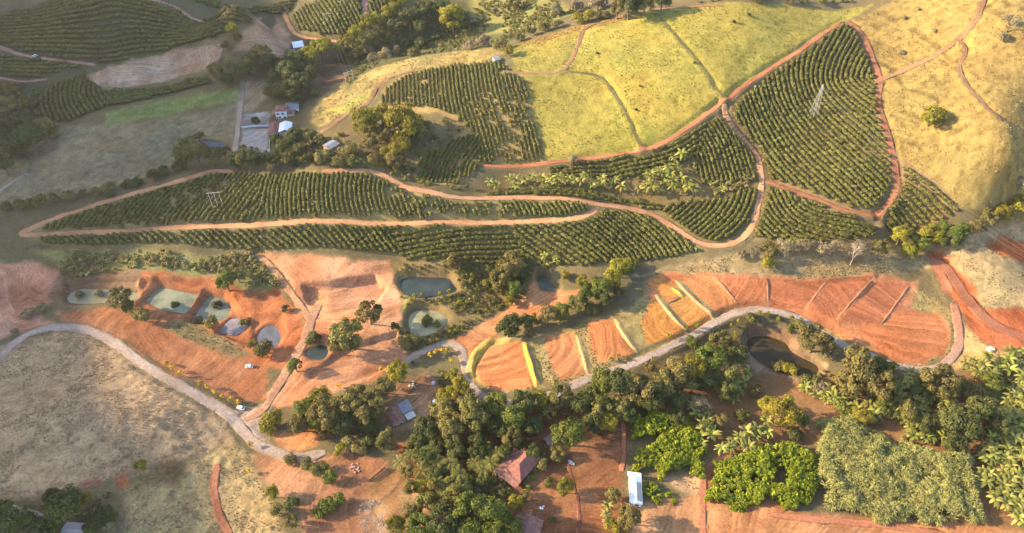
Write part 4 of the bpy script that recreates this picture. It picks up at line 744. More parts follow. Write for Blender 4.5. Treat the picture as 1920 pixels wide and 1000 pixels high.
clump('beside the big dark brown pond', [(1530,636,68,'olive'),(1610,690,86,'olive','biggest olive-green tree, between the dark pond and the winding road'),(1642,722,70,'olive'),(1590,724,58,'olive'),(1660,690,50,'green'),(1762,716,68,'olive'),(1792,722,48,'dark'),(1480,696,36,'shrub_bright'),(1555,660,34,'shrub_grey'),(1520,715,34,'shrub_olive'),(1460,690,28,'shrub_olive'),(1540,730,34,'shrub_grey'),(1410,600,24,'shrub_olive'),(1500,612,22,'shrub_olive'),(1725,740,44,'dark')], 'trees beside the brown pond')
clump('among the bananas and crops', [(1802,792,78,'dark'),(1832,772,58,'dark'),(1468,770,66,'bright'),(1440,760,40,'bright'),(1500,790,34,'green'),(1615,782,38,'bright'),(1770,800,20,'bright'),(1395,780,30,'shrub_dark'),(1310,760,40,'grey'),(1790,835,50,'dark'),(1490,815,32,'shrub_dark'),(1270,780,40,'dark'),(1700,770,44,'olive'),(1740,800,40,'dark'),(1350,790,36,'olive'),(1365,735,44,'dark'),(1330,800,36,'dark'),(1415,735,26,'shrub_olive'),(1580,770,30,'shrub_green'),(1660,760,44,'green'),(1820,735,44,'olive'),(1860,720,36,'green'),(1870,800,40,'dark')], 'trees among the bananas')
clump('dotting the yellow field', [(1192,206,7,'shrub_dark'),(1376,42,9,'shrub_dark'),(1404,29,9,'shrub_dark'),(1200,162,6,'shrub_dark'),(1302,118,6,'shrub_dark'),(1075,300,18,'shrub_grey'),(1120,100,6,'shrub_dark')], 'bushes on the yellow field')
# yellow-flowering saplings and little palms along the roads
ROADSIDE = [(310,679),(322,690),(336,699),(375,718),(388,726),(402,735),(416,742),(432,748),(447,752),(470,834),(467,882),(635,722),(715,692),(730,690),(745,675),(806,666),(816,660),(827,657),(838,656),(846,676)]
for i, (x, y) in enumerate(ROADSIDE):
    tag(plant(x, y, 8.5, 'sapling_yellow'), 'yellow-flowering sapling, %s from the left along the paved road' % ORD[i], 'sapling', 'yellow saplings along the paved road')
YG = [(778,556),(792,553),(826,551),(841,548),(860,570),(885,515),(808,640),(845,622),(1040,716),(1145,673),(1160,668),(1224,674),(1255,630),(1290,616),(1308,612),(1372,610),(1380,624),(1408,591),(1424,588),(1440,588),(1462,597),(1484,596),(1502,599),(1385,602),(1380,634),(1058,512)]
for i, (x, y) in enumerate(sorted(YG)):
    tag(plant(x, y, 8.5, 'sapling_green'), 'small yellow-green sapling, %s from the left by ponds and plots' % ORD[i], 'sapling', 'green saplings by the ponds and plots')
# ------------------------------------------------------------------ bananas and palms
def poly_pts(pts, step, seed, jitter=.42, px=True):
    pw = wpoly(pts) if px else np.asarray(pts); lo, hi = pw.min(0), pw.max(0); a, b = np.meshgrid(np.arange(lo[0], hi[0] + step, step), np.arange(lo[1], hi[1] + step, step)); rg = np.random.default_rng(seed)
    a = a + rg.uniform(-jitter, jitter, a.shape) * step; b = b + rg.uniform(-jitter, jitter, b.shape) * step; m = inside(pw, a, b)
    return np.stack([a[m], b[m]], 1)
def bananas(pts, step, label, group, seed, s0=1.0):
    for k, (x, y) in enumerate(poly_pts(pts, step, seed)):
        cr, st = BAN[random.randrange(5)]; s = s0 * random.uniform(.85, 1.25); o = empty('banana_plant', (x, y, float(hz(x, y))), random.uniform(0, 6.28), s)
        obj('stem', st, o); obj('leaves', cr, o); tag(o, label, 'banana plant', group)
bananas([(1668,720),(1700,700),(1770,730),(1785,790),(1775,845),(1720,840),(1660,790)], 4.0, 'banana plant in the dense clump right of the big olive trees', 'bananas right of the olive trees', 1, 1.4)
bananas([(1905,706),(1935,710),(1950,985),(1905,990),(1846,940),(1822,880),(1838,830),(1870,770)], 3.8, 'banana plant in the long plantation on the right-hand border', 'bananas on the right-hand border', 2, 1.35)
bananas([(1500,728),(1530,728),(1640,770),(1640,800),(1600,790),(1505,745)], 4.4, 'yellowish banana plant in the row below the dark brown pond', 'bananas below the brown pond', 3, 1.4)
bananas([(1800,690),(1860,668),(1925,650),(1925,690),(1880,705),(1830,715)], 4.6, 'sunlit banana plant at the bend under the red road', 'bananas under the red road', 4, 1.4)
bananas([(1295,760),(1325,765),(1335,810),(1325,850),(1300,850),(1290,800)], 4.4, 'banana plant between the belt of trees and the first crop', 'bananas beside the first crop', 5, 1.4)
bananas([(1335,845),(1400,815),(1440,790),(1445,815),(1400,855),(1345,860)], 4.6, 'banana plant in the row along the soil track to the crops', 'bananas along the soil track', 6, 1.4)
bananas([(1350,720),(1400,705),(1400,740),(1360,770),(1335,760)], 4.8, 'dark banana plant in the shade below the winding road', 'bananas in the shade', 7, 1.4)
bananas([(890,354),(960,343),(1060,340),(1150,343),(1200,350),(1200,362),(1100,356),(980,356),(900,362)], 5.2, 'banana plant in the gully row above the orange coffee road', 'bananas in the gully row', 8, 1.35)
bananas([(1195,345),(1230,320),(1275,298),(1285,320),(1260,335),(1300,345),(1300,362),(1260,378),(1215,372)], 4.8, 'banana plant in the wide clump at the head of the gully', 'bananas at the gully head', 9, 1.5)
bananas([(1012,486),(1045,484),(1048,500),(1015,504)], 4.2, 'banana plant in the small tuft at the foot of the coffee', 'bananas at the coffee foot', 10)
bananas([(1130,945),(1155,950),(1155,990),(1130,1000)], 3.6, 'banana plant at the bottom edge left of the white shed', 'bananas left of the white shed', 11)
for k, (x, y) in enumerate([(785,826),(750,866),(771,853),(790,884),(820,868),(820,905),(862,890),(805,845),(931,850),(905,880),(919,868),(890,868),(835,925),(845,868)]):
    p = ground_at([x], [y], 6.2)[0]; fr_, tr = PALM[k % 3]; o = empty('palm_tree', (p[0], p[1], float(hz(p[0], p[1]))), random.uniform(0, 6), random.uniform(.9, 1.1))
    obj('trunk', tr, o); obj('fronds', fr_, o); PLACED.append((x, o))
for k, (x, o) in enumerate(sorted(PLACED, key=lambda t: t[0])): tag(o, 'coconut palm, %s from the left in the palm grove by the tiled house' % ORD[k], 'palm', 'palms by the tiled house')
# ------------------------------------------------------------------ bare and dead trees
def bare_tree(px, py, hpx_d, mat, label, depth=5, seed=3, h=3.2, spread=.75, name='bare_tree'):
    rg = random.Random(seed); mb = MB(); tw = MB()
    def grow(p, d, l, r, lev):
        e = p + d * l; (mb if lev < 2 else tw).tube([p, p + d * l * .5 + Vector((rg.uniform(-.1, .1),) * 3) * l, e], [r, r * .8, r * .6], 5 if lev < 3 else 3, False)
        if lev >= depth: return
        for _ in range(3 if lev < depth - 1 else 4):
            nd = (d + Vector((rg.gauss(0, spread), rg.gauss(0, spread), rg.gauss(.1, spread * .5)))).normalized(); grow(e, nd, l * rg.uniform(.66, .86), max(r * .6, .05), lev + 1)
    grow(Vector((0, 0, -.4)), Vector((0, 0, 1)), h, .07 * h, 0); p = ground_at([px], [py], 0)[0]; o = empty(name, tuple(p), 0, 1)
    mb.build('trunk', mat, o, True); tw.build('branches', mat, o); tag(o, label, 'tree'); return o
bare_tree(718, 985, 80, TWIG, 'leafless grey tree with a dense twig crown by the wooden fence', 6, 5, 5.2, .66)
bare_tree(1594, 497, 50, PALEBARK, 'dead white tree with forked bare limbs below the coffee', 3, 8, 5.0, .45, 'dead_tree')
bare_tree(1718, 693, 14, PALEBARK, 'small pale leafless tree standing at the road bend', 3, 9, 1.6, .6)
# ------------------------------------------------------------------ scattered masses (instanced stuff)
def scatter(name, P, S, protos, label, cat=None, seed=0, tilt=.12, zs=None, ang=None):
    rg = np.random.default_rng(seed); k = len(P); P = np.asarray(P); V = P if P.shape[1] == 3 else np.concatenate([P, hz(P[:, 0], P[:, 1])[:, None]], 1)
    rot = np.stack([rg.normal(0, tilt, k), rg.normal(0, tilt, k), rg.uniform(0, 6.283, k)], 1)
    S = np.broadcast_to(S, (k,)); sc = np.stack([S, S, S * (1 if zs is None else zs)], 1)
    if ang is not None: rot[:, 2] = ang; sc = np.stack([S * 1.32, S * 1.06, S], 1)
    me = bpy.data.meshes.new(name); me.vertices.add(k); me.vertices.foreach_set('co', V.astype(np.float32).ravel())
    for nm, a in (('rot', rot), ('scl', sc)):
        t = me.attributes.new(nm, 'FLOAT_VECTOR', 'POINT'); t.data.foreach_set('vector', a.astype(np.float32).ravel())
    o = obj(name, me); ng = bpy.data.node_groups.new(name, 'GeometryNodeTree')
    ng.interface.new_socket('Geometry', in_out='INPUT', socket_type='NodeSocketGeometry'); ng.interface.new_socket('Geometry', in_out='OUTPUT', socket_type='NodeSocketGeometry')
    gi = ng.nodes.new('NodeGroupInput'); go = ng.nodes.new('NodeGroupOutput'); ip = ng.nodes.new('GeometryNodeInstanceOnPoints'); jn = ng.nodes.new('GeometryNodeJoinGeometry')
    for pr in protos:
        oi = ng.nodes.new('GeometryNodeObjectInfo'); oi.transform_space = 'ORIGINAL'; oi.inputs['Object'].default_value = pr; oi.inputs['As Instance'].default_value = True; ng.links.new(oi.outputs['Geometry'], jn.inputs[0])
    mp = ng.nodes.new('GeometryNodeMeshToPoints'); ng.links.new(gi.outputs[0], mp.inputs['Mesh'])
    ip.inputs['Pick Instance'].default_value = True
    rv = ng.nodes.new('FunctionNodeRandomValue'); rv.data_type = 'INT'; rv.inputs[4].default_value = 0; rv.inputs[5].default_value = len(protos) - 1
    ng.links.new(rv.outputs[2], ip.inputs['Instance Index'])
    for nm, sk in (('rot', 'Rotation'), ('scl', 'Scale')):
        na = ng.nodes.new('GeometryNodeInputNamedAttribute'); na.data_type = 'FLOAT_VECTOR'; na.inputs['Name'].default_value = nm; ng.links.new(na.outputs[0], ip.inputs[sk])
    ng.links.new(mp.outputs[0], ip.inputs['Points']); ng.links.new(jn.outputs[0], ip.inputs['Instance']); ng.links.new(ip.outputs[0], go.inputs[0])
    md = o.modifiers.new('scatter', 'NODES'); md.node_group = ng
    tag(o, label, cat, kind='stuff'); return o
def hidden_source(name, me):
    o = bpy.data.objects.new(name, me); return o                      # plant shape only, stands nowhere itself
# ---- coffee rows
def bush_mesh(seed, mat, R=1.02, H=1.1, hc=1.05, leaves=105, size=.5):
    rg = np.random.default_rng(seed); d = sphere_pts(leaves, rg); d[:, 2] = np.abs(d[:, 2]) * np.where(rg.random(leaves) < .75, 1, -.8)
    lump = 1 + .25 * np.sin(d[:, 0] * 5 + seed) * np.cos(d[:, 1] * 4 + seed * 2); P = d * np.array([R, R, H]) * (lump * rg.uniform(.75, 1.05, leaves))[:, None]; P[:, 2] += hc
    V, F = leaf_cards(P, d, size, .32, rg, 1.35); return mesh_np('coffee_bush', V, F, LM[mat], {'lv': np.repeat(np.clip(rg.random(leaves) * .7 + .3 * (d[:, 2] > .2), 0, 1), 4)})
BUSH = [bush_mesh(i, 'coffee') for i in range(4)]
def rows(poly, guide, spacing, plant_, keep=1.0, seed=0, patch=0.0, wid=1.0):
    pw = wpoly(poly); g = smooth(wpoly(guide), 1.0); rg = np.random.default_rng(seed)
    ker = np.ones(15) / 15; g = np.stack([np.convolve(np.pad(g[:, i], 7, 'edge'), ker, 'valid') for i in (0, 1)], 1)
    d0 = g[3] - g[0]; d1 = g[-1] - g[-4]; ext = np.arange(1, 260)[:, None]
    g = np.concatenate([g[0] - ext[::-1] * d0 / np.linalg.norm(d0), g, g[-1] + ext * d1 / np.linalg.norm(d1)]); t = np.gradient(g, axis=0); t /= np.linalg.norm(t, axis=1)[:, None] + 1e-9
    nr = np.stack([-t[:, 1], t[:, 0]], 1); c = pw.mean(0); ext_r = np.hypot(*(pw - c).T).max(); off0 = np.min(np.hypot(*(g - c).T)); K = int((ext_r + off0) / spacing) + 2; out = []
    for k in range(-K, K + 1):
        q = g + nr * (k * spacing); q = q[np.hypot(*(q - c).T) < ext_r + 3]
        if len(q) < 3: continue
        dl = np.r_[0, np.cumsum(np.hypot(*np.diff(q, axis=0).T))]; sl = np.arange(rg.uniform(0, plant_), dl[-1], plant_)
        p = np.stack([np.interp(sl, dl, q[:, 0]), np.interp(sl, dl, q[:, 1])], 1); tg = np.gradient(p, axis=0) if len(p) > 1 else np.zeros_like(p); p += rg.normal(0, .13, p.shape); out.append(np.concatenate([p, np.arctan2(tg[:, 1], tg[:, 0])[:, None]], 1))
    p = np.concatenate(out); p = p[inside(pw, p[:, 0], p[:, 1])]
    cell = np.round(p[:, :2] / (plant_ * .62)).astype(int); _, u = np.unique(cell, axis=0, return_index=True); p = p[np.sort(u)]
    kp = np.full(len(p), keep) - patch * sstep(.52, .66, fbm(p[:, 0], p[:, 1], 20, 3, 300 + seed)); p = p[rg.random(len(p)) < kp]
    for kk, w, rc in roads_w:
        if len(p) and rc[:, 0].max() > p[:, 0].min() - 5 and rc[:, 0].min() < p[:, 0].max() + 5:
            sel = (p[:, 0] > rc[:, 0].min() - 5) & (p[:, 0] < rc[:, 0].max() + 5) & (p[:, 1] > rc[:, 1].min() - 5) & (p[:, 1] < rc[:, 1].max() + 5)
            if sel.any():
                dd = np.min((p[sel][:, None, 0] - rc[None, ::2, 0]) ** 2 + (p[sel][:, None, 1] - rc[None, ::2, 1]) ** 2, 1); ok = np.ones(len(p), bool); ok[np.where(sel)[0]] = dd > (w / 2 + 1.2) ** 2; p = p[ok]
    s = rg.uniform(.8, 1.2, len(p)) * wid * (.75 + .5 * fbm(p[:, 0], p[:, 1], 18, 2, 400 + seed))
    return np.concatenate([p[:, :2], s[:, None], p[:, 2:]], 1)
FIELDS = [
 ([(722,168),(760,143),(860,123),(932,118),(980,152),(1000,220),(1020,300),(960,308),(900,306),(895,260),(850,215),(800,200),(712,200)], [(905,120),(915,180),(935,240),(950,305)], 2.7, 1.16, .9, .42, .88),
 ([(850,262),(895,255),(930,300),(900,310),(860,346),(790,340),(782,300)], [(840,262),(815,300),(800,345)], 2.7, 1.16, .9, .4, .88),
 ([(1580,48),(1600,60),(1624,112),(1641,152),(1641,190),(1659,258),(1668,310),(1668,348),(1638,392),(1596,391),(1540,368),(1484,349),(1444,336),(1428,300),(1404,260),(1374,224),(1384,190),(1440,148),(1500,108),(1550,68)], [(1600,30),(1572,80),(1550,125),(1548,160),(1585,205),(1655,262),(1720,312)], 3.2, 0.95, .97, .14, 1.08),
 ([(1692,308),(1722,326),(1760,360),(1796,396),(1780,404),(1722,424),(1692,440),(1662,430),(1668,396),(1688,360)], [(1690,318),(1740,348),(1795,400)], 3.1, 0.95, .96, .1, 1.08),
 ([(1440,352),(1500,371),(1560,394),(1640,428),(1640,440),(1600,452),(1482,457),(1412,442),(1428,402)], [(1442,350),(1455,385),(1482,418),(1535,442),(1600,458)], 3, 0.95, .96, .12, 1.04),
 ([(1240,392),(1290,377),(1345,378),(1416,352),(1416,385),(1406,415),(1382,438),(1345,453),(1312,446),(1272,420)], [(1420,345),(1406,390),(1386,425),(1355,452)], 2.9, 0.95, .96, .15, 1.0),
 ([(1300,290),(1332,230),(1358,216),(1390,267),(1412,296),(1417,335),(1380,342),(1320,346),(1300,320)], [(1358,212),(1392,268),(1412,330)], 2.9, 1.16, .92, .1, 1.0),
 ([(1030,318),(1100,303),(1200,290),(1262,266),(1330,226),(1308,288),(1290,308),(1200,328),(1100,334),(1030,334)], [(1030,325),(1150,312),(1260,285),(1330,240)], 2.6, 1.29, .85, .1, 1.05),
 ([(910,366),(960,358),(1100,360),(1200,376),(1240,388),(1238,396),(1180,386),(1100,372),(1000,366)], [(900,366),(1000,362),(1100,366),(1240,394)], 2.4, 1.2, .95, 0, .9),
 ([(66,432),(112,412),(180,393),(262,369),(330,351),(395,328),(445,326),(480,330),(500,415),(350,424),(200,430),(90,436)], [(330,425),(350,395),(395,350),(420,325)], 3, 1.03, .95, .5, .95),
 ([(480,330),(600,325),(680,327),(728,345),(788,368),(850,380),(900,383),(1000,379),(1080,383),(1102,391),(1092,402),(1040,407),(800,412),(500,415)], [(700,325),(690,360),(705,412)], 2.75, 0.99, .95, .6, .95),
 ([(62,446),(200,442),(480,432),(725,429),(760,470),(740,477),(480,470),(200,460),(80,455)], [(560,425),(590,455),(612,480)], 2.8, 0.99, .94, .25, 1.0),
 ([(725,429),(900,426),(965,424),(985,500),(900,498),(765,489),(745,478),(760,470)], [(720,465),(800,452),(900,440),(990,436)], 2.6, 1.25, .92, .1, 1.05),
 ([(965,424),(1040,420),(1100,413),(1132,399),(1170,396),(1220,409),(1258,435),(1298,460),(1308,471),(1240,484),(1180,489),(1100,499),(985,500)], [(1120,395),(1165,430),(1210,470),(1225,500)], 3, 0.99, .96, .12, 1.06),
 ([(-20,32),(100,6),(265,2),(330,19),(475,37),(470,44),(410,69),(330,89),(230,113),(185,119),(100,107),(40,97),(-20,82)], [(-20,80),(150,82),(300,72),(430,45)], 3.4, 1.29, .97, .05, 1.2),
 ([(-20,98),(40,112),(150,124),(100,142),(40,148),(-20,138)], [(-20,125),(60,130),(150,128)], 3.4, 1.29, .97, .05, 1.2),
 ([(345,-6),(560,-8),(541,24),(490,26),(420,20)], [(340,-4),(450,8),(560,0)], 3.4, 1.29, .97, .05, 1.2),
 ([(68,192),(100,162),(160,138),(164,150),(196,173),(215,172),(200,200),(122,230),(84,220)], [(150,140),(140,180),(165,225)], 3.2, 1.2, .95, .05, 1.1),
 ([(215,172),(300,168),(390,148),(392,157),(300,180),(200,202)], [(210,185),(300,174),(392,152)], 2.6, 1.29, .95, 0, 1.3),
 ([(548,32),(572,10),(678,-10),(678,50),(640,68),(600,66),(562,58)], [(585,-10),(608,30),(632,75)], 3, 1.2, .95, .05, 1.15),
 ([(690,-10),(765,-10),(735,15),(694,45)], [(700,-10),(715,30)], 3, 1.2, .95, 0, 1.1),
]
cof_l = [rows(f[0], f[1], f[2], f[3], f[4], i + 1, f[5], f[6]) for i, f in enumerate(FIELDS)]; cof = np.concatenate(cof_l); fid = np.concatenate([np.full(len(c), i) for i, c in enumerate(cof_l)])
FNAME = {2: 'around the lattice pylon', 3: 'in the small triangle below the straw pasture', 4: 'between the red track and the greyish tree line', 5: 'inside the bend of the orange loop road', 6: 'above the banana clump', 7: 'along the lower edge of the yellow field', 8: 'between the gully bananas and the orange road', 9: 'on the left end of the long coffee hill', 10: 'on the long coffee hill', 11: 'below the lower orange road on the left', 12: 'in the shaded rows above the blue-grey pond', 13: 'on the slope under the orange loop road'}
cz = hz(cof[:, 0], cof[:, 1]); dep = cof[:, 1] * CP + (CAM_H - cz) * SP
scr_x = 960 + cof[:, 0] / dep * FPX; vis = (scr_x > 8) & (scr_x < 1912)
order = np.argsort(np.where(vis, dep / cof[:, 2], 1e9)); near = order[:300]; rest = order[300:]
for k in near:
    x, y, s, an = cof[k]; o = obj('coffee_bush', BUSH[k % 4], None, (x, y, float(cz[k])), (0, 0, float(an) + random.choice((0, 3.1416))), (s * 1.32, s * 1.06, s))
    tag(o, 'dark green coffee bush %s' % FNAME.get(int(fid[k]), 'in the far upper rows'), 'coffee bush', 'coffee bushes ' + FNAME.get(int(fid[k]), 'in the far upper rows'))
src = [hidden_source('coffee_source', b) for b in BUSH]
scatter('coffee_rows', cof[rest][:, :2], cof[rest][:, 2], src, 'rows of dark green coffee bushes running over the hills', None, 5, .08, None, cof[rest][:, 3] + 3.1416 * (RNG.random(len(rest)) > .5))
print('coffee', len(cof))
# ---- grass tufts
def tuft_mesh(seed, mat, n=9, r=.32, h=.55):
    rg = np.random.default_rng(seed); a = rg.uniform(0, 6.283, n); rr = r * np.sqrt(rg.random(n)); P = np.stack([np.cos(a) * rr, np.sin(a) * rr, np.full(n, h * .45)], 1)
    V, F = leaf_cards(P, np.stack([np.cos(a), np.sin(a), np.full(n, .5)], 1), h * .75, .35, rg, 1.4); return mesh_np('grass_tuft', V, F, LM[mat], {'lv': np.repeat(rg.random(n), 4)})
TH = [hidden_source('tuft_source', tuft_mesh(i + 15, 'hill')) for i in range(3)]; TG = [hidden_source('tuft_source', tuft_mesh(i + 9, 'field')) for i in range(3)]; TD = [hidden_source('tuft_source', tuft_mesh(i, 'dry')) for i in range(3)]; TB = [hidden_source('tuft_source', tuft_mesh(i + 5, 'brush', 10, .4, .7)) for i in range(3)]
def tufts(name, polys, step, dens, protos, label, s0, seed, kinds):
    P = np.concatenate([poly_pts(p, step, seed + i) for i, p in enumerate(polys)]); rg = np.random.default_rng(seed); P = P[(P[:, 0] > GX0 + 2) & (P[:, 0] < GX1 - 2) & (P[:, 1] < GY1 - 2) & (P[:, 1] > GY0 + 2)]
    j = ((P[:, 1] - GY0) / GS).astype(int); i = ((P[:, 0] - GX0) / GS).astype(int); kw = sum(KW[k][j, i] for k in kinds)
    P = P[rg.random(len(P)) < dens * kw * sstep(.36, .6, fbm(P[:, 0], P[:, 1], 9, 3, seed + 7))]; P = clear_roads(P); print(name, len(P))
    scatter(name, P, rg.uniform(.6, 1.4, len(P)) * s0, protos, label, None, seed, .15)
ROADMASK = np.zeros(MX.shape, bool)
for kk, w, rc in roads_w:
    R_ = int(w / 2 + 1)
    for q in rc:
        j, i = int(round(q[1] - GY0)), int(round(q[0] - GX0)); ROADMASK[max(j - R_, 0): max(j + R_ + 1, 0), max(i - R_, 0): max(i + R_ + 1, 0)] |= ((MX[max(j - R_, 0): max(j + R_ + 1, 0), max(i - R_, 0): max(i + R_ + 1, 0)] - q[0]) ** 2 + (MY[max(j - R_, 0): max(j + R_ + 1, 0), max(i - R_, 0): max(i + R_ + 1, 0)] - q[1]) ** 2) < (w / 2 + .4) ** 2
for pw in ponds_w:
    s = window(pw, 3); ROADMASK[s] |= sdist(pw, MX[s], MY[s]) > -2.2
def clear_roads(P):
    j = np.clip(np.round(P[:, 1] - GY0).astype(int), 0, NY - 1); i = np.clip(np.round(P[:, 0] - GX0).astype(int), 0, NX - 1); return P[~ROADMASK[j, i]]
tufts('field_grass', [COVER[6][0]], 1.7, .5, TG, 'yellow-green grass tufts over the bright hill field', .9, 43, ['field'])
tufts('pasture_grass', [COVER[7][0], COVER[2][0]], 1.8, .6, TD, 'straw-coloured grass tufts dotting the pasture slopes', 1.0, 40, ['pasture', 'grass'])
tufts('hill_grass', [COVER[i][0] for i in range(len(COVER)) if COVER[i][2] == 'tussock'], 1.05, .7, TH, 'coarse brown grass tussocks over the lower left hill', .72, 41, ['tussock'])
tufts('dry_grass', [c[0] for c in COVER if c[2] == 'grass'][3:], 1.5, .8, TD, 'dry grass growing between the plots and along the roads', .9, 42, ['grass'])
# ---- brush and undergrowth
BR = [hidden_source('brush_source', crown_mesh('brush', LM[m], 70 + i, R=1.3, H=1.2, hc=.8, upper=-.1, lobes=6, lr=.5, leaves=90, size=.55)) for i, m in enumerate(('brush', 'olive', 'green'))]
BY = [hidden_source('brush_source', crown_mesh('tall_grass', LM[m], 80 + i, R=1.2, H=1.3, hc=.8, upper=-.1, lobes=6, lr=.5, leaves=80, size=.55)) for i, m in enumerate(('brush', 'cane', 'dry'))]
def mass(name, polys, step, keep, protos, label, s0, seed):
    P = np.concatenate([poly_pts(p, step, seed + i) for i, p in enumerate(polys)]); rg = np.random.default_rng(seed); P = clear_roads(P); P = P[rg.random(len(P)) < keep * sstep(.3, .55, fbm(P[:, 0], P[:, 1], 13, 3, seed))]; print(name, len(P))
    scatter(name, P, rg.uniform(.6, 1.35, len(P)) * s0, protos, label, None, seed, .12)
mass('tall_grass', [[(90,470),(380,482),(480,478),(530,538),(470,540),(420,515),(270,500),(180,515),(120,520),(100,490)], [(1160,492),(1200,486),(1185,505),(1150,520)], [(1330,345),(1420,330),(1400,355),(1340,370)]], 2.0, .95, BY, 'tall yellowish grass and brush on the bank above the ponds', 1.1, 50)
mass('grove_scrub', [[(745,845),(960,825),(1010,850),(990,930),(900,940),(800,930),(745,900)]], 2.0, .95, BR, 'scrub and low plants beneath the palm grove', .85, 54)
mass('pond_scrub', [[(740,500),(765,497),(870,498),(985,505),(985,555),(930,585),(850,632),(775,662),(745,645),(760,600),(752,560)]], 1.9, .95, BR, 'rough grass and scrub around the two middle ponds', .7, 53)
mass('undergrowth', [[(790,212),(880,232),(850,262),(790,305),(765,285),(800,250)], [(700,310),(780,305),(785,340),(850,350),(900,355),(880,366),(800,350),(740,330)], [(430,262),(505,290),(600,262),(600,300),(440,315)]] +  [[(650,165),(645,95),(720,70),(770,20),(960,0),(1080,20),(970,72),(900,92),(760,106),(700,126)], [(-10,160),(70,160),(70,205),(110,240),(60,275),(-10,330)], [(590,300),(600,262),(660,245),(680,275),(730,310),(690,318),(600,316)], [(735,500),(760,495),(870,497),(985,500),(985,555),(930,585),(850,632),(775,662),(850,600),(850,570),(870,550),(865,520),(840,508)],
  [(1015,336),(1100,336),(1200,345),(1200,332),(1020,328)], [(880,-6),(1020,-6),(1090,18),(1000,50)], [(1260,-6),(1650,-8),(1500,6),(1300,10)]], 3.2, .8, BR, 'low scrub and undergrowth in the gullies', .95, 51)
mass('bank_scrub', [[(500,800),(540,790),(730,815),(720,835),(640,835)], [(760,830),(1000,770),(1150,740),(1300,700),(1380,690),(1380,740),(1180,790),(1030,840),(1000,900),(900,930),(790,910)], [(1395,600),(1500,600),(1560,650),(1740,730),(1900,700),(1900,730),(1740,760),(1640,800),(1480,720),(1540,705),(1545,680),(1490,640),(1440,612)], [(1640,800),(1840,780),(1850,830),(1820,850),(1700,840)],
  [(740,680),(790,680),(860,700),(900,750),(850,770),(800,695)], [(-10,950),(200,920),(230,1000),(-10,1010)], [(860,925),(1000,935),(1000,1000),(760,1000),(760,940)], [(1935,655),(2100,640),(2120,1060),(1940,1040)], [(-130,1015),(900,1015),(900,1080),(-130,1080)], [(-130,150),(-15,160),(-15,330),(-130,330)]], 3.0, .75, BR, 'scrub growing under the belts of trees', .95, 52)
# ---- crops
CR = [hidden_source('crop_source', crown_mesh('crop', LM['crop'], 90 + i, R=.75, H=.9, hc=.1, upper=-.1, lobes=5, lr=.5, leaves=46, size=.42, jit=.9, aspect=2.4)) for i in range(3)]
CA = [hidden_source('cane_source', banana_mesh(40 + i, 13, 1.6, 'cane', .1, .2)) for i in range(3)]
def crop(name, polys, step, protos, label, s0, h, seed, hvar=.8, gap=.29):
    P = np.concatenate([poly_pts(p, step, seed + i) for i, p in enumerate(polys)]); rg = np.random.default_rng(seed); P = P + (np.stack([fbm(P[:, 0], P[:, 1], 6, 2, 5), fbm(P[:, 0], P[:, 1], 6, 2, 6)], 1) - .5) * 10; ed_ = np.minimum(1, np.max([sdist(wpoly(p), P[:, 0], P[:, 1]) for p in polys], 0) / 2.5); zz = hz(P[:, 0], P[:, 1]) + h * (.45 + .55 * ed_) * (.35 + hvar * 1.5 * fbm(P[:, 0], P[:, 1], 6, 3, seed)) + rg.normal(0, .18, len(P))
    lowm = fbm(P[:, 0], P[:, 1], 10, 2, seed + 3); keep = lowm > gap; P = np.concatenate([P, zz[:, None]], 1)[keep]; print(name, len(P))
    lowp = P[rg.random(len(P)) < .6].copy(); lowp[:, 2] = hz(lowp[:, 0], lowp[:, 1]) + h * .3; P = np.concatenate([P, lowp])
    scatter(name, P, rg.uniform(.7, 1.3, len(P)) * s0, protos, label, None, seed, .3)
crop('leafy_crop', [[(1186,782),(1240,776),(1285,790),(1320,832),(1320,890),(1302,896),(1292,872),(1270,880),(1247,906),(1228,880),(1182,880),(1192,838)], [(1330,900),(1370,866),(1420,842),(1480,836),(1526,852),(1526,930),(1490,955),(1440,946),(1380,946),(1326,945)]], 1.0, CR, 'dense bright green leafy crop in two tall blocks', 1.25, 3.6, 60)
crop('low_crop', [[(1202,910),(1225,905),(1255,928),(1262,941),(1208,943)]], 1.1, CR, 'small low green crop patch beside the white shed', .9, 1.2, 61)
crop('cane_field', [[(1530,838),(1548,785),(1600,792),(1660,832),(1762,856),(1812,852),(1830,940),(1842,985),(1760,985),(1640,972),(1550,948),(1534,900)]], 1.05, CA, 'pale green cane field filling the lower right', 1.4, 4.2, 62, 1.0, .23)
# ------------------------------------------------------------------ buildings
def m_roof(name, col, pitch=.35, wear=.35, rough=.85):
    m, nt, b = new_mat(name); tc = N(nt, 'ShaderNodeTexCoord'); n1 = noise_node(nt, .8, 6, tc.outputs['Object']); wv = N(nt, 'ShaderNodeTexWave', bands_direction='Y'); wv.inputs['Scale'].default_value = 1 / pitch * .3; wv.inputs['Distortion'].default_value = .4
    nt.links.new(tc.outputs['Object'], wv.inputs['Vector']); f = ramp(nt, n1.outputs[0], .3, .7, 1 - wear, 1 + wear * .7); c = mixc(nt, 1.0, col, f, 'MULTIPLY')
    f2 = ramp(nt, wv.outputs[1], 0, 1, .86, 1.08); c = mixc(nt, 1.0, c, f2, 'MULTIPLY'); nt.links.new(c, b.inputs['Base Color']); b.inputs['Roughness'].default_value = rough
    bp = N(nt, 'ShaderNodeBump'); bp.inputs['Strength'].default_value = .5; bp.inputs['Distance'].default_value = .08; nt.links.new(wv.outputs[1], bp.inputs['Height']); nt.links.new(bp.outputs[0], b.inputs['Normal'])
    return m
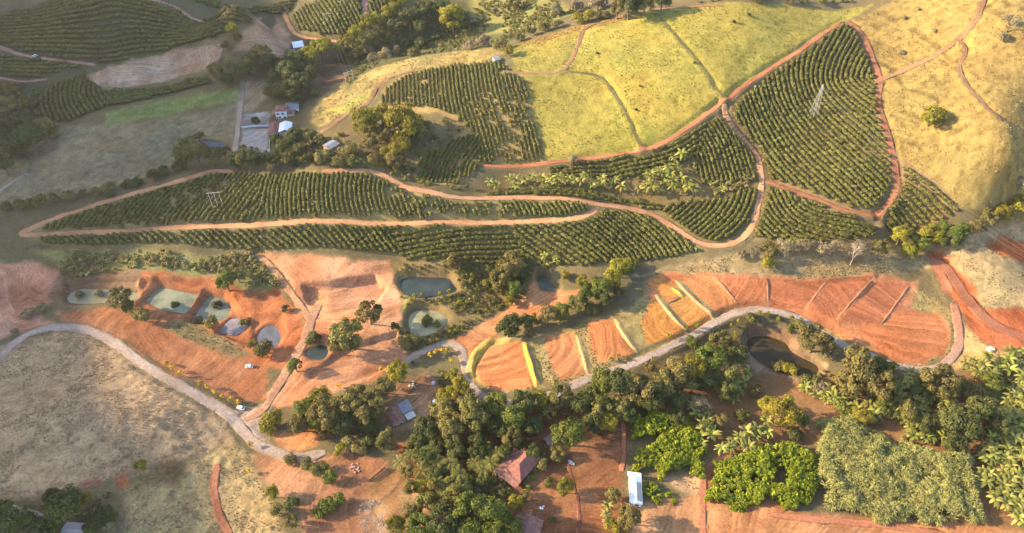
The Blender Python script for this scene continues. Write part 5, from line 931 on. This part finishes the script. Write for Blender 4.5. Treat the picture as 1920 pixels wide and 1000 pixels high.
TILE = m_roof('clay_tiles', (.25,.095,.066)); TILE2 = m_roof('weathered_tiles', (.25,.11,.08), .4, .5); GREYR = m_roof('grey_sheeting', (.2,.2,.215), .6, .25, .5); WHITER = m_roof('white_sheeting', (.78,.78,.80), .8, .06, .4)
BROWNR = m_roof('brown_sheeting', (.2,.13,.11), .5, .4); WHITE = m_plain('white_plaster', (.72,.72,.74), .08, 1.0); BRICK = m_plain('brick_wall', (.36,.2,.15), .25, 2.0); CREAM = m_plain('cream_plaster', (.5,.42,.35), .15, 1.0)
PANE = m_plain('window_glass', (.03,.035,.045), .2, 1.0, .15); WOOD = m_plain('dark_wood', (.13,.075,.05), .3, 2.0); PALEW = m_plain('pale_wood', (.5,.4,.28), .25, 2.0); METAL = m_plain('galvanised_steel', (.33,.31,.28), .1, 1.0, .7, 0, 0); CONC = m_plain('concrete', (.48,.44,.4), .2, 1.0); WIRE = m_plain('cable', (.3,.27,.25), .1, 1.0, .5)
def frame3(A, B, Cc, h):
    c = ((A[0] + Cc[0]) / 2, (A[1] + Cc[1]) / 2); g = ground_at([c[0]], [c[1]], h)[0]; z0 = float(hz(g[0], g[1])); P = [at_h(p[0], p[1], z0 + h) for p in (A, B, Cc)]
    u = P[1] - P[0]; a = float(np.hypot(*u)); ang = math.atan2(u[1], u[0]); v = P[2] - P[1]; b = float(abs(-math.sin(ang) * v[0] + math.cos(ang) * v[1])); m = (P[0] + P[2]) / 2
    zmin = min(float(hz(m[0] + sx * a * .45, m[1] + sy * b * .45)) for sx in (-1, 0, 1) for sy in (-1, 0, 1))
    return m, z0, zmin - z0, ang, a, b
def gable_roof(a, b, h, rise, along='y', over=.5, t=.14, hip=0.0):
    """roof over an a x b plan; ridge along x or y; hip = how far the ridge ends draw in"""
    A, B = a / 2 + over, b / 2 + over; mb = MB(); e = h - rise * over / (A if along == 'y' else B)
    if along == 'y': c = [(-A, -B), (A, -B), (A, B), (-A, B)]; r = [(0, -B + hip), (0, B - hip)]
    else: c = [(-A, -B), (A, -B), (A, B), (-A, B)]; r = [(-A + hip, 0), (A - hip, 0)]
    for dz in (0, -t): mb.v += [(x, y, e + dz) for x, y in c] + [(x, y, h + rise + dz) for x, y in r]
    if along == 'y': F = [(0, 4, 5, 3), (1, 2, 5, 4), (0, 1, 4), (2, 3, 5)] if hip else [(0, 4, 5, 3), (1, 2, 5, 4)]
    else: F = [(0, 1, 5, 4), (2, 3, 4, 5), (1, 2, 5), (3, 0, 4)] if hip else [(0, 1, 5, 4), (2, 3, 4, 5)]
    mb.f += F + [tuple(i + 6 for i in f[::-1]) for f in F]; ed = [(0, 1), (1, 2), (2, 3), (3, 0)] if hip else ([(0, 4), (4, 1), (1, 2), (2, 5), (5, 3), (3, 0)] if along == 'y' else [(0, 1), (1, 5), (5, 2), (2, 3), (3, 4), (4, 0)])
    mb.f += [(j, i, i + 6, j + 6) for i, j in ed]
    return mb
def walls(a, b, h, zb, gable=0.0, along='y'):
    x, y = a / 2, b / 2; mb = MB(); lo = zb - .4; mb.v = [(-x, -y, lo), (x, -y, lo), (x, y, lo), (-x, y, lo), (-x, -y, h), (x, -y, h), (x, y, h), (-x, y, h)]; mb.f = [(0, 1, 5, 4), (1, 2, 6, 5), (2, 3, 7, 6), (3, 0, 4, 7), (4, 5, 6, 7)]
    if gable:
        if along == 'y': mb.v += [(0, -y, h + gable), (0, y, h + gable)]; mb.f += [(4, 5, 8), (6, 7, 9)]
        else: mb.v += [(-x, 0, h + gable), (x, 0, h + gable)]; mb.f += [(7, 4, 8), (5, 6, 9)]
    return mb
def opening(par, name, x, y, z, w, h, face, mat=PANE, fm=None):
    """a door or window on the face ('s','n','e','w') with a frame around it"""
    d = (w, .12, h) if face in 'sn' else (.12, w, h); o = MB().box((x, y, z), d).build(name, mat, par)
    if fm:
        mb = MB(); s = .14; k = .16
        for q in (-1, 1):
            if face in 'sn': mb.box((x + q * w / 2, y, z), (s, k, h + s)); mb.box((x, y, z + q * h / 2), (w - s, k, s))
            else: mb.box((x, y + q * w / 2, z), (k, s, h + s)); mb.box((x, y, z + q * h / 2), (k, w - s, s))
        mb.build('frame', fm, o)
    return o
def building(name, A, B, Cc, h, rise, label, cat, roofm, wallm, along='y', hip=0.0, over=.5, wins=2, door=True, storeys=1):
    m, z0, zb, ang, a, b = frame3(A, B, Cc, h); o = empty(name, (m[0], m[1], z0), ang); ew, eb = max(a - 2 * over, 1.5), max(b - 2 * over, 1.5)
    walls(ew, eb, h - .05, zb, (rise * (1 - .03) if not hip else 0), along).build('wall', wallm, o); gable_roof(ew, eb, h, rise, along, over, .14, hip).build('roof', roofm, o)
    for st in range(storeys):
        zc = zb + 1.5 + st * 2.8
        for k in range(wins):
            x = -ew / 2 + ew * (k + .5 + (.25 if door and st == 0 else 0)) / (wins + .25); opening(o, 'window', x, -eb / 2 - .03, zc + .1, min(1.4, ew / wins * .5), 1.1, 's', PANE, WHITE if wallm is not WHITE else WOOD)
        opening(o, 'window', -ew / 2 - .03, 0, zc + .1, min(1.2, eb * .3), 1.0, 'w', PANE, WHITE if wallm is not WHITE else WOOD)
    if door: opening(o, 'door', -ew / 2 + .7, -eb / 2 - .03, zb + 1.05, .9, 2.1, 's', WOOD)
    return tag(o, label, cat), ew, eb, zb
# farmstead
fh, ew, eb, zb = building('farmhouse', (515,209), (539,208), (538,197), 6.0, 2.0, 'two-storey white farmhouse with a red hipped tile roof', 'house', TILE2, WHITE, 'x', 4.0, .5, 2, True, 2)
mb = MB().box((ew / 2 + 2.6, 0, (3.0 + zb) / 2), (4.6, eb * .8, 3.0 - zb)); mb.build('side_wing', CREAM, fh); gable_roof(4.6, eb * .8, 3.1, 1.0, 'x', .4).build('wing_roof', TILE2, fh, loc=(ew / 2 + 2.8, 0, 0))
mb = MB().box((-ew / 2 - 1.9, -.5, 3.0), (3.6, eb, .14), 0, -.28); mb.build('porch_roof', TILE2, fh)
for y in (-eb / 2 - .2, eb / 2 - 1): MB().tube([(-ew / 2 - 3.3, y, zb), (-ew / 2 - 3.3, y, 2.5)], .1).build('post', WOOD, fh)
building('barn', (523,231), (547,229), (547,246), 3.8, 1.5, 'barn with a bright white gabled metal roof beside the farmhouse', 'barn', WHITER, CREAM, 'y', 0, .4, 1)
building('tiled_barn', (504,231), (522,230), (522,250), 3.2, 1.2, 'long red-tiled barn joined beside the white-roofed barn', 'barn', TILE, CREAM, 'y', 0, .4, 1)
building('grey_shed', (535,193), (560,190), (560,203), 3.0, .8, 'low grey-roofed shed behind the farmhouse', 'shed', GREYR, WHITE, 'x', 0, .4, 2)
building('hut', (546,79), (566,76), (571,87), 3.4, .7, 'small brick house with a white metal roof on the orange terrace', 'house', WHITER, BRICK, 'x', 0, .4, 2)
building('lean_to_shed', (544,93), (552,91), (555,97), 2.2, .5, 'tiny brown-roofed lean-to beside the white-roofed brick house', 'shed', BROWNR, BRICK, 'x', 0, .3, 1)
building('grey_hut', (603,273), (622,262), (638,269), 3.0, .7, 'grey-roofed shed among shrubs below the sunlit slope', 'shed', GREYR, BRICK, 'x', 0, .5, 1)
building('field_hut', (924,106), (935,104), (937,112), 2.4, .5, 'tiny grey hut at the crest corner of the sparse coffee', 'shed', GREYR, CREAM, 'x', 0, .3, 1, False)
# lower houses
th, ew, eb, zb = building('tiled_house', (947,881), (979,905), (1013,858), 3.3, 3.0, 'large house with a pinkish hipped tile roof among palms', 'house', TILE, CREAM, 'y', 5.0, .7, 3)
def slab(par, name, pts, mat, t=.14):
    V = [Vector(p) for p in pts]; MB().add(V + [v - Vector((0, 0, t)) for v in V], [(0, 1, 2, 3), (7, 6, 5, 4), (0, 4, 5, 1), (1, 5, 6, 2), (2, 6, 7, 3), (3, 7, 4, 0)]).build(name, mat, par)
x, y, w = ew / 2 + .65, eb / 2 + .65, 3.6
slab(th, 'veranda_roof', [(-x, -y, 2.85), (-x - w, -y - w, 2.2), (-x - w, y - 3, 2.2), (-x, y - 3, 2.85)], TILE2)
slab(th, 'veranda_roof', [(x, -y, 2.85), (x, -y - w, 2.2), (-x - w, -y - w, 2.2), (-x, -y, 2.85)], TILE2)
for k in range(4): MB().tube([(-x - w + .3, -y - w + .3 + k * (2 * y + w - 4) / 3, zb - .3), (-x - w + .3, -y - w + .3 + k * (2 * y + w - 4) / 3, 2.2)], .12).build('post', WOOD, th)
for k in range(1, 4): MB().tube([(-x - w + .3 + k * (2 * x + w - .6) / 3, -y - w + .3, zb - .3), (-x - w + .3 + k * (2 * x + w - .6) / 3, -y - w + .3, 2.2)], .12).build('post', WOOD, th)
building('red_roofed_house', (970,962), (1020,976), (1006,1024), 3.0, 2.2, 'dark red gabled house cut by the bottom edge', 'house', TILE2, CREAM, 'y', 0, .6, 2)
sh_, ew, eb, zb = building('cottage', (725,769), (749,757), (757,788), 3.0, 1.5, 'cottage with weathered red tiles and grey roof additions', 'house', TILE2, CREAM, 'y', 0, .4, 1)
slab(sh_, 'lean_to_roof', [(ew / 2 + .45, -1.2, 2.5), (ew / 2 + 6.2, -1.2, 2.2), (ew / 2 + 6.2, eb / 2 + 1.2, 2.2), (ew / 2 + .45, eb / 2 + 1.2, 2.5)], GREYR)
MB().box((ew / 2 + 3.1, eb / 4, 1.0 + zb / 2), (5.0, eb / 2 + 1.4, 2.2 - zb)).build('lean_to_wall', CONC, sh_)
slab(sh_, 'lean_to_roof', [(ew / 2 + .9, -eb / 2 - .8, 2.1), (ew / 2 + 5.6, -eb / 2 - .8, 1.8), (ew / 2 + 5.6, -1.4, 1.8), (ew / 2 + .9, -1.4, 2.1)], CONC)
MB().box((ew / 2 + 3.1, -eb / 4 - .6, .8 + zb / 2), (4.2, eb / 2 - 1.0, 1.9 - zb)).build('lean_to_wall', CREAM, sh_)
building('woodshed', (1019,822), (1030,814), (1043,830), 2.6, .9, 'small brown-roofed shed in the shade by the tiled house', 'shed', BROWNR, WOOD, 'x', 0, .4, 1)
ws, ew, eb, zb = building('white_shed', (1181,893), (1205,895), (1203,946), 3.2, .9, 'long white metal shed between the crop blocks and the soil yard', 'shed', WHITER, WHITE, 'y', 0, .35, 1)
slab(ws, 'roof_shade_sheet', [(.5, -eb / 2 + 1, 4.0), (ew / 2 + .1, -eb / 2 + 1, 3.5), (ew / 2 + .1, eb / 2 - 2.6, 3.5), (.5, eb / 2 - 2.6, 4.0)], GREYR, .06)  # grey sheet stands in for shade on the white roof's right slope
slab(ws, 'front_roof', [(-ew / 2 - .9, eb / 2 + .6, 2.9), (ew / 2 + .3, eb / 2 + .6, 2.9), (ew / 2 + .3, eb / 2 + 2.6, 2.7), (-ew / 2 - .9, eb / 2 + 2.9, 2.7)], WHITER)
for q in (-1, 1): MB().tube([(q * ew / 2 * .9, eb / 2 + 2.4, zb - .3), (q * ew / 2 * .9, eb / 2 + 2.4, 2.7)], .08).build('post', METAL, ws)
pr, ew, eb, zb = building('low_building', (112,977), (160,981), (172,1012), 2.8, .5, 'low building with a pinkish gridded roof in the bottom left corner', 'building', m_roof('pink_sheeting', (.36,.29,.29), .7, .15), CREAM, 'x', 0, .4, 2)
mb = MB()
for k in range(9): mb.box((-ew / 2 + ew * (k + .5) / 9, -eb / 4 - .1, 3.12), (.16, eb / 2 + .5, .1))
mb2 = MB()
for k in range(6): mb2.box((0, -eb / 2 + eb / 2 * k / 5.5, 2.93 + .085 * k), (ew + .6, .16, .1))
mb2.build('roof_batten', CONC, pr)
# walls of the farm yard
def wall_line(px, h, t, mat, label, name='yard_wall', cat='wall'):
    c = smooth(wpoly(px), 2.5); mb = MB()
    for p, q in zip(c[:-1], c[1:]):
        d = q - p; mb.box(((p[0] + q[0]) / 2, (p[1] + q[1]) / 2, float(hz(*((p + q) / 2))) + h / 2 - .3), (np.hypot(*d) + .02, t, h + .6), math.atan2(d[1], d[0]))
    return tag(mb.build(name, mat), label, cat)
wall_line([(453,241),(474,238),(504,237)], 1.2, .3, WHITE, 'white yard wall in front of the paved farm yard')
wall_line([(505,251),(506,287)], .9, .3, CREAM, 'cream wall along the edge of the paved farm yard')
# ------------------------------------------------------------------ cars
CARP = m_plain('white_car_paint', (.86,.86,.86), .03, 1.0, .25); TYRE = m_plain('tyre_rubber', (.02,.02,.02), .2, 4.0); LAMP = m_plain('lamp_glass', (.7,.68,.62), .1, 1.0, .2); REDL = m_plain('tail_lamp', (.4,.03,.03), .1, 1.0, .3)
def car(px, py, heading_px, label, name='parked_car', sc=1.0):
    p = ground_at([px], [py])[0]; q = ground_at([heading_px[0]], [heading_px[1]])[0]; o = empty(name, tuple(p), math.atan2(q[1] - p[1], q[0] - p[0]), sc)
    def loft(secs):
        mb = MB(); m = len(secs[0])
        for s in secs: mb.v += s
        for i in range(len(secs) - 1): mb.f += [(i * m + k, i * m + (k + 1) % m, (i + 1) * m + (k + 1) % m, (i + 1) * m + k) for k in range(m)]
        mb.f += [tuple(range(m))[::-1], tuple(range((len(secs) - 1) * m, len(secs) * m))]; return mb
    ring = lambda x, w, lo, hi: [(x, -w, lo), (x, -w * 1.03, (lo + hi) / 2), (x, -w * .93, hi), (x, w * .93, hi), (x, w * 1.03, (lo + hi) / 2), (x, w, lo)]
    loft([ring(-2.05, .74, .35, .8), ring(-1.9, .83, .25, .95), ring(-.9, .86, .22, .98), ring(.8, .86, .22, .95), ring(1.6, .83, .24, .86), ring(2.0, .74, .32, .68)]).build('body', CARP, o, True)
    rf = lambda x, w, lo, hi: [(x, -w, lo), (x, -w * .86, hi), (x, w * .86, hi), (x, w, lo)]
    loft([rf(-1.72, .76, .93, .97), rf(-1.25, .77, .93, 1.36), rf(.35, .77, .93, 1.38), rf(1.05, .77, .9, .95)]).build('window', PANE, o); loft([rf(-1.3, .7, 1.3, 1.42), rf(-.5, .72, 1.32, 1.48), rf(.3, .7, 1.3, 1.42)]).build('roof', CARP, o, True)
    for x in (-1.28, 1.28):
        for s in (-1, 1):
            w = MB().tube([(x, s * .68, .31), (x, s * .88, .31)], .31, 12).build('wheel', TYRE, o); MB().tube([(x, s * .87, .31), (x, s * .9, .31)], .18, 8).build('rim', METAL, w)
    for s in (-1, 1): MB().box((1.93, s * .55, .62), (.12, .3, .14)).build('headlight', LAMP, o); MB().box((-2.0, s * .6, .75), (.1, .22, .16)).build('tail_light', REDL, o)
    return tag(o, label, 'car', 'white cars')
car(452, 766, (420, 752), 'white car stopped at the mouth of the paved road junction')
car(468, 688, (440, 686), 'white car parked on the red soil above the paved road')
car(66, 106, (30, 100), 'tiny white vehicle on the far reddish coffee track')
# ------------------------------------------------------------------ pylon, pole frames, cables
def pylon(px, py, H, label):
    p = ground_at([px], [py])[0]; o = empty('lattice_pylon', tuple(p), .5); wd = lambda z: 1.7 * (1 - z / H) + .42
    for sx in (-1, 1):
        for sy in (-1, 1): MB().tube([(sx * wd(0), sy * wd(0), -.5), (sx * wd(H), sy * wd(H), H)], [.1, .07], 4).build('leg', METAL, o)
    mb = MB(); n_ = 9; zs = [H * (1 - (1 - k / n_) ** 1.2) for k in range(n_ + 1)]
    for k in range(n_):
        a, b = zs[k], zs[k + 1]; A, B = wd(a), wd(b)
        for f in range(4):
            R = Matrix.Rotation(f * math.pi / 2, 3, 'Z'); pts = [R @ Vector(q) for q in ((-A, -A, a), (A, -A, a), (-B, -B, b), (B, -B, b))]
            mb.tube([pts[0], pts[3]], .036, 4); mb.tube([pts[1], pts[2]], .036, 4); mb.tube([pts[2], pts[3]], .036, 4)
    mb.build('bracing', METAL, o); MB().tube([(0, 0, H), (0, 0, H + 1.6)], [.4, .06], 4).build('peak', METAL, o)
    tips = []
    for z, w in ((H - 1, 1.5), (H - 3.0, 1.7), (H - 5.0, 1.9)):
        MB().tube([(-w, 0, z), (0, 0, z + .5), (w, 0, z)], [.05, .1, .05], 4).build('crossarm', METAL, o); tips += [(-w, z), (w, z)]
    tag(o, label, 'pylon'); return [Matrix.Translation(p) @ Matrix.Rotation(.5, 4, 'Z') @ Vector((x, 0, z)) for x, z in tips]
tipA = pylon(1524, 217, 21.0, 'pale steel lattice pylon standing in the right-hand coffee')
def pole_frame(px, py, H, ang, gap, label):
    p = ground_at([px], [py])[0]; o = empty('pole_frame', tuple(p), ang)
    for k in (-1, 0, 1): MB().tube([(k * gap, 0, -1), (k * gap, 0, H)], [.13, .1], 7).build('pole', CONC, o)
    MB().box((0, .3, H - .8), (gap * 2 + 2.0, .18, .22)).build('crossarm', CONC, o); tag(o, label, 'utility pole', 'three-pole frames of the power line')
    return [Matrix.Translation(p) @ Matrix.Rotation(ang, 4, 'Z') @ Vector((k * gap, 0, H - 1.2)) for k in (-1, 0, 1)]
f1 = pole_frame(410, 390, 12, .15, 3.0, 'three-pole concrete frame standing in the long coffee hill')
f2 = pole_frame(656, 155, 9, .7, 3.0, 'three-pole concrete frame at the foot of the sunlit slope')
f3 = pole_frame(616, 47, 10, .1, 3.0, 'three-pole concrete frame in the upper coffee field')
def cable(a, b, sag, label, r=.022):
    a, b = Vector(a), Vector(b); pts = [a.lerp(b, t / 14) - Vector((0, 0, sag * 4 * (t / 14) * (1 - t / 14))) for t in range(15)]
    tag(MB().tube(pts, r, 4).build('power_cable', WIRE), label, 'cable', 'power cables')
SIDE = ('left', 'middle', 'right')
s0 = ground_at([268], [1120])[0] if False else np.array([-190., 90., 14.])
for k in range(3):
    cable(f1[k], (s0[0] + (k - 1) * 3.2, s0[1], 26), 9, '%s cable of three descending over the lower left hill' % SIDE[k]); cable(f2[k], f1[k], 6, '%s cable of three crossing the shaded farm pasture' % SIDE[k]); cable(f3[k], f2[k], 3, '%s cable of three between upper coffee and sunlit slope' % SIDE[k])
e0 = ground_at([1960], [520], 16)[0]
for k, nm in enumerate(('lowest', 'middle', 'highest')): cable(tipA[5 - 2 * k], (e0[0] + 6, e0[1], e0[2] + 3 * k), 7, '%s cable from the lattice pylon over the straw pasture' % nm)
# ------------------------------------------------------------------ fence, rubble and small yard things
def plank_fence(px0, px1, label):
    a, b = wpoly([px0, px1]); L = float(np.hypot(*(b - a))); z0 = float(hz(*a)); o = empty('wooden_fence', (a[0], a[1], z0), math.atan2(b[1] - a[1], b[0] - a[0])); m = int(L / 2.2)
    for k in range(m + 1):
        q = a + (b - a) * k / m; MB().box((L * k / m, 0, float(hz(*q)) - z0 + .8), (.22, .22, 2.2)).build('post', WOOD, o)
    for j in range(4): MB().box((L / 2, -.16, .3 + j * .42 + (float(hz(*b)) - z0) / 2), (L, .07, .3)).build('plank', WOOD, o)
    tag(o, label, 'fence')
plank_fence((692, 903), (722, 879), 'dark wooden plank fence across the soil yard')
def heap(px, py, r, mat, label, cat, name, n_=14, seed=1, sz=.45):
    rg = random.Random(seed); p = ground_at([px], [py])[0]; o = empty(name, tuple(p))
    for k in range(n_):
        a, d = rg.uniform(0, 6.28), r * math.sqrt(rg.random()); s = sz * rg.uniform(.6, 1.3); x, y = d * math.cos(a), d * math.sin(a); z = float(hz(p[0] + x, p[1] + y)) - p[2]
        mb = MB().box((x, y, z + s * .3), (s * rg.uniform(1, 2), s, s * .7), rg.uniform(0, 3), rg.uniform(-.3, .3)); mb.build('piece', mat, o)
    tag(o, label, cat)
heap(666, 878, 2.6, BRICK, 'heap of red bricks and earth on the soil yard', 'heap', 'brick_heap', 26, 2, .5)
heap(775, 722, 2.2, PALEW, 'pile of pale boards at the edge of the cottage yard', 'heap', 'board_pile', 16, 3, .55)
heap(1070, 868, 1.6, CONC, 'few grey boulders beside the rut in the soil yard', 'rocks', 'boulder_heap', 6, 4, .8)
heap(1856, 655, 1.4, m_plain('pale_rock', (.6,.55,.48), .2, 1.0), 'pale rock lying at the edge of the red road', 'rock', 'pale_rock', 3, 5, 1.2)
heap(1016, 952, .9, WHITE, 'white plastic scraps beside the dark red gabled house', 'litter', 'scrap_heap', 6, 6, .5)
heap(628, 815, 3.0, WOOD, 'grey debris under the belt of trees near the junction', 'debris', 'debris_heap', 14, 7, .6)
def dome(px, py, r, h, mat, label, name, cat):
    mb = MB(); R, S = 5, 12; p = ground_at([px], [py])[0]
    for i in range(R): mb.v += [(r * math.cos(i / R * 1.57) * math.cos(6.283 * k / S), r * math.cos(i / R * 1.57) * math.sin(6.283 * k / S), h * math.sin(i / R * 1.57) - (.2 if i == 0 else 0)) for k in range(S)]
    mb.v.append((0, 0, h)); mb.f = [(i * S + k, i * S + (k + 1) % S, (i + 1) * S + (k + 1) % S, (i + 1) * S + k) for i in range(R - 1) for k in range(S)] + [((R - 1) * S + k, (R - 1) * S + (k + 1) % S, R * S) for k in range(S)]
    o = mb.build(name, mat, None, True, loc=tuple(p)); tag(o, label, cat)
dome(813, 719, 1.3, 1.0, m_plain('grey_tarp', (.42,.42,.45), .15, 2.0), 'rounded grey covered heap in the cottage yard', 'covered_heap', 'heap')
tb = empty('table', tuple(ground_at([816], [754])[0]), .1); MB().box((0, 0, .85), (2.6, 1.5, .12)).build('table_top', m_plain('blue_board', (.35,.5,.72), .1, 1.0), tb)
for x in (-1, 1):
    for y in (-.6, .6): MB().box((x, y, .35), (.1, .1, .9)).build('leg', WOOD, tb)
tag(tb, 'pale blue table standing in the cottage yard', 'table')
br = empty('drum', tuple(ground_at([816], [762])[0])); MB().tube([(0, 0, -.1), (0, 0, .9)], .55, 12).build('body', m_plain('pink_plastic', (.72,.42,.38), .1, 1.0), br); MB().tube([(0, 0, .9), (0, 0, .98)], .58, 12).build('lid', WHITE, br); tag(br, 'round pink drum next to the pale blue table', 'drum')
# ------------------------------------------------------------------ evening haze filling the valley
zlo = float(min(V2[:, 2].min(), HG.min(), V3[:, 2].min())) - 1.5; zhi = float(max(CAM_H, V2[:, 2].max(), V3[:, 2].max())) + 12
hm = bpy.data.materials.new('haze'); hm.use_nodes = True; hn = hm.node_tree; hn.nodes.clear()
pv = hn.nodes.new('ShaderNodeVolumePrincipled'); pv.inputs['Color'].default_value = (.95, .87, .86, 1); pv.inputs['Density'].default_value = HAZE_D; pv.inputs['Anisotropy'].default_value = .7
ho = hn.nodes.new('ShaderNodeOutputMaterial'); hn.links.new(pv.outputs[0], ho.inputs['Volume'])
tag(MB().box((0, 1250, (zlo + zhi) / 2), (6200, 5700, zhi - zlo)).build('haze', hm), 'thin evening haze over the valley', None, None, 'stuff')
print('haze', zlo, zhi)
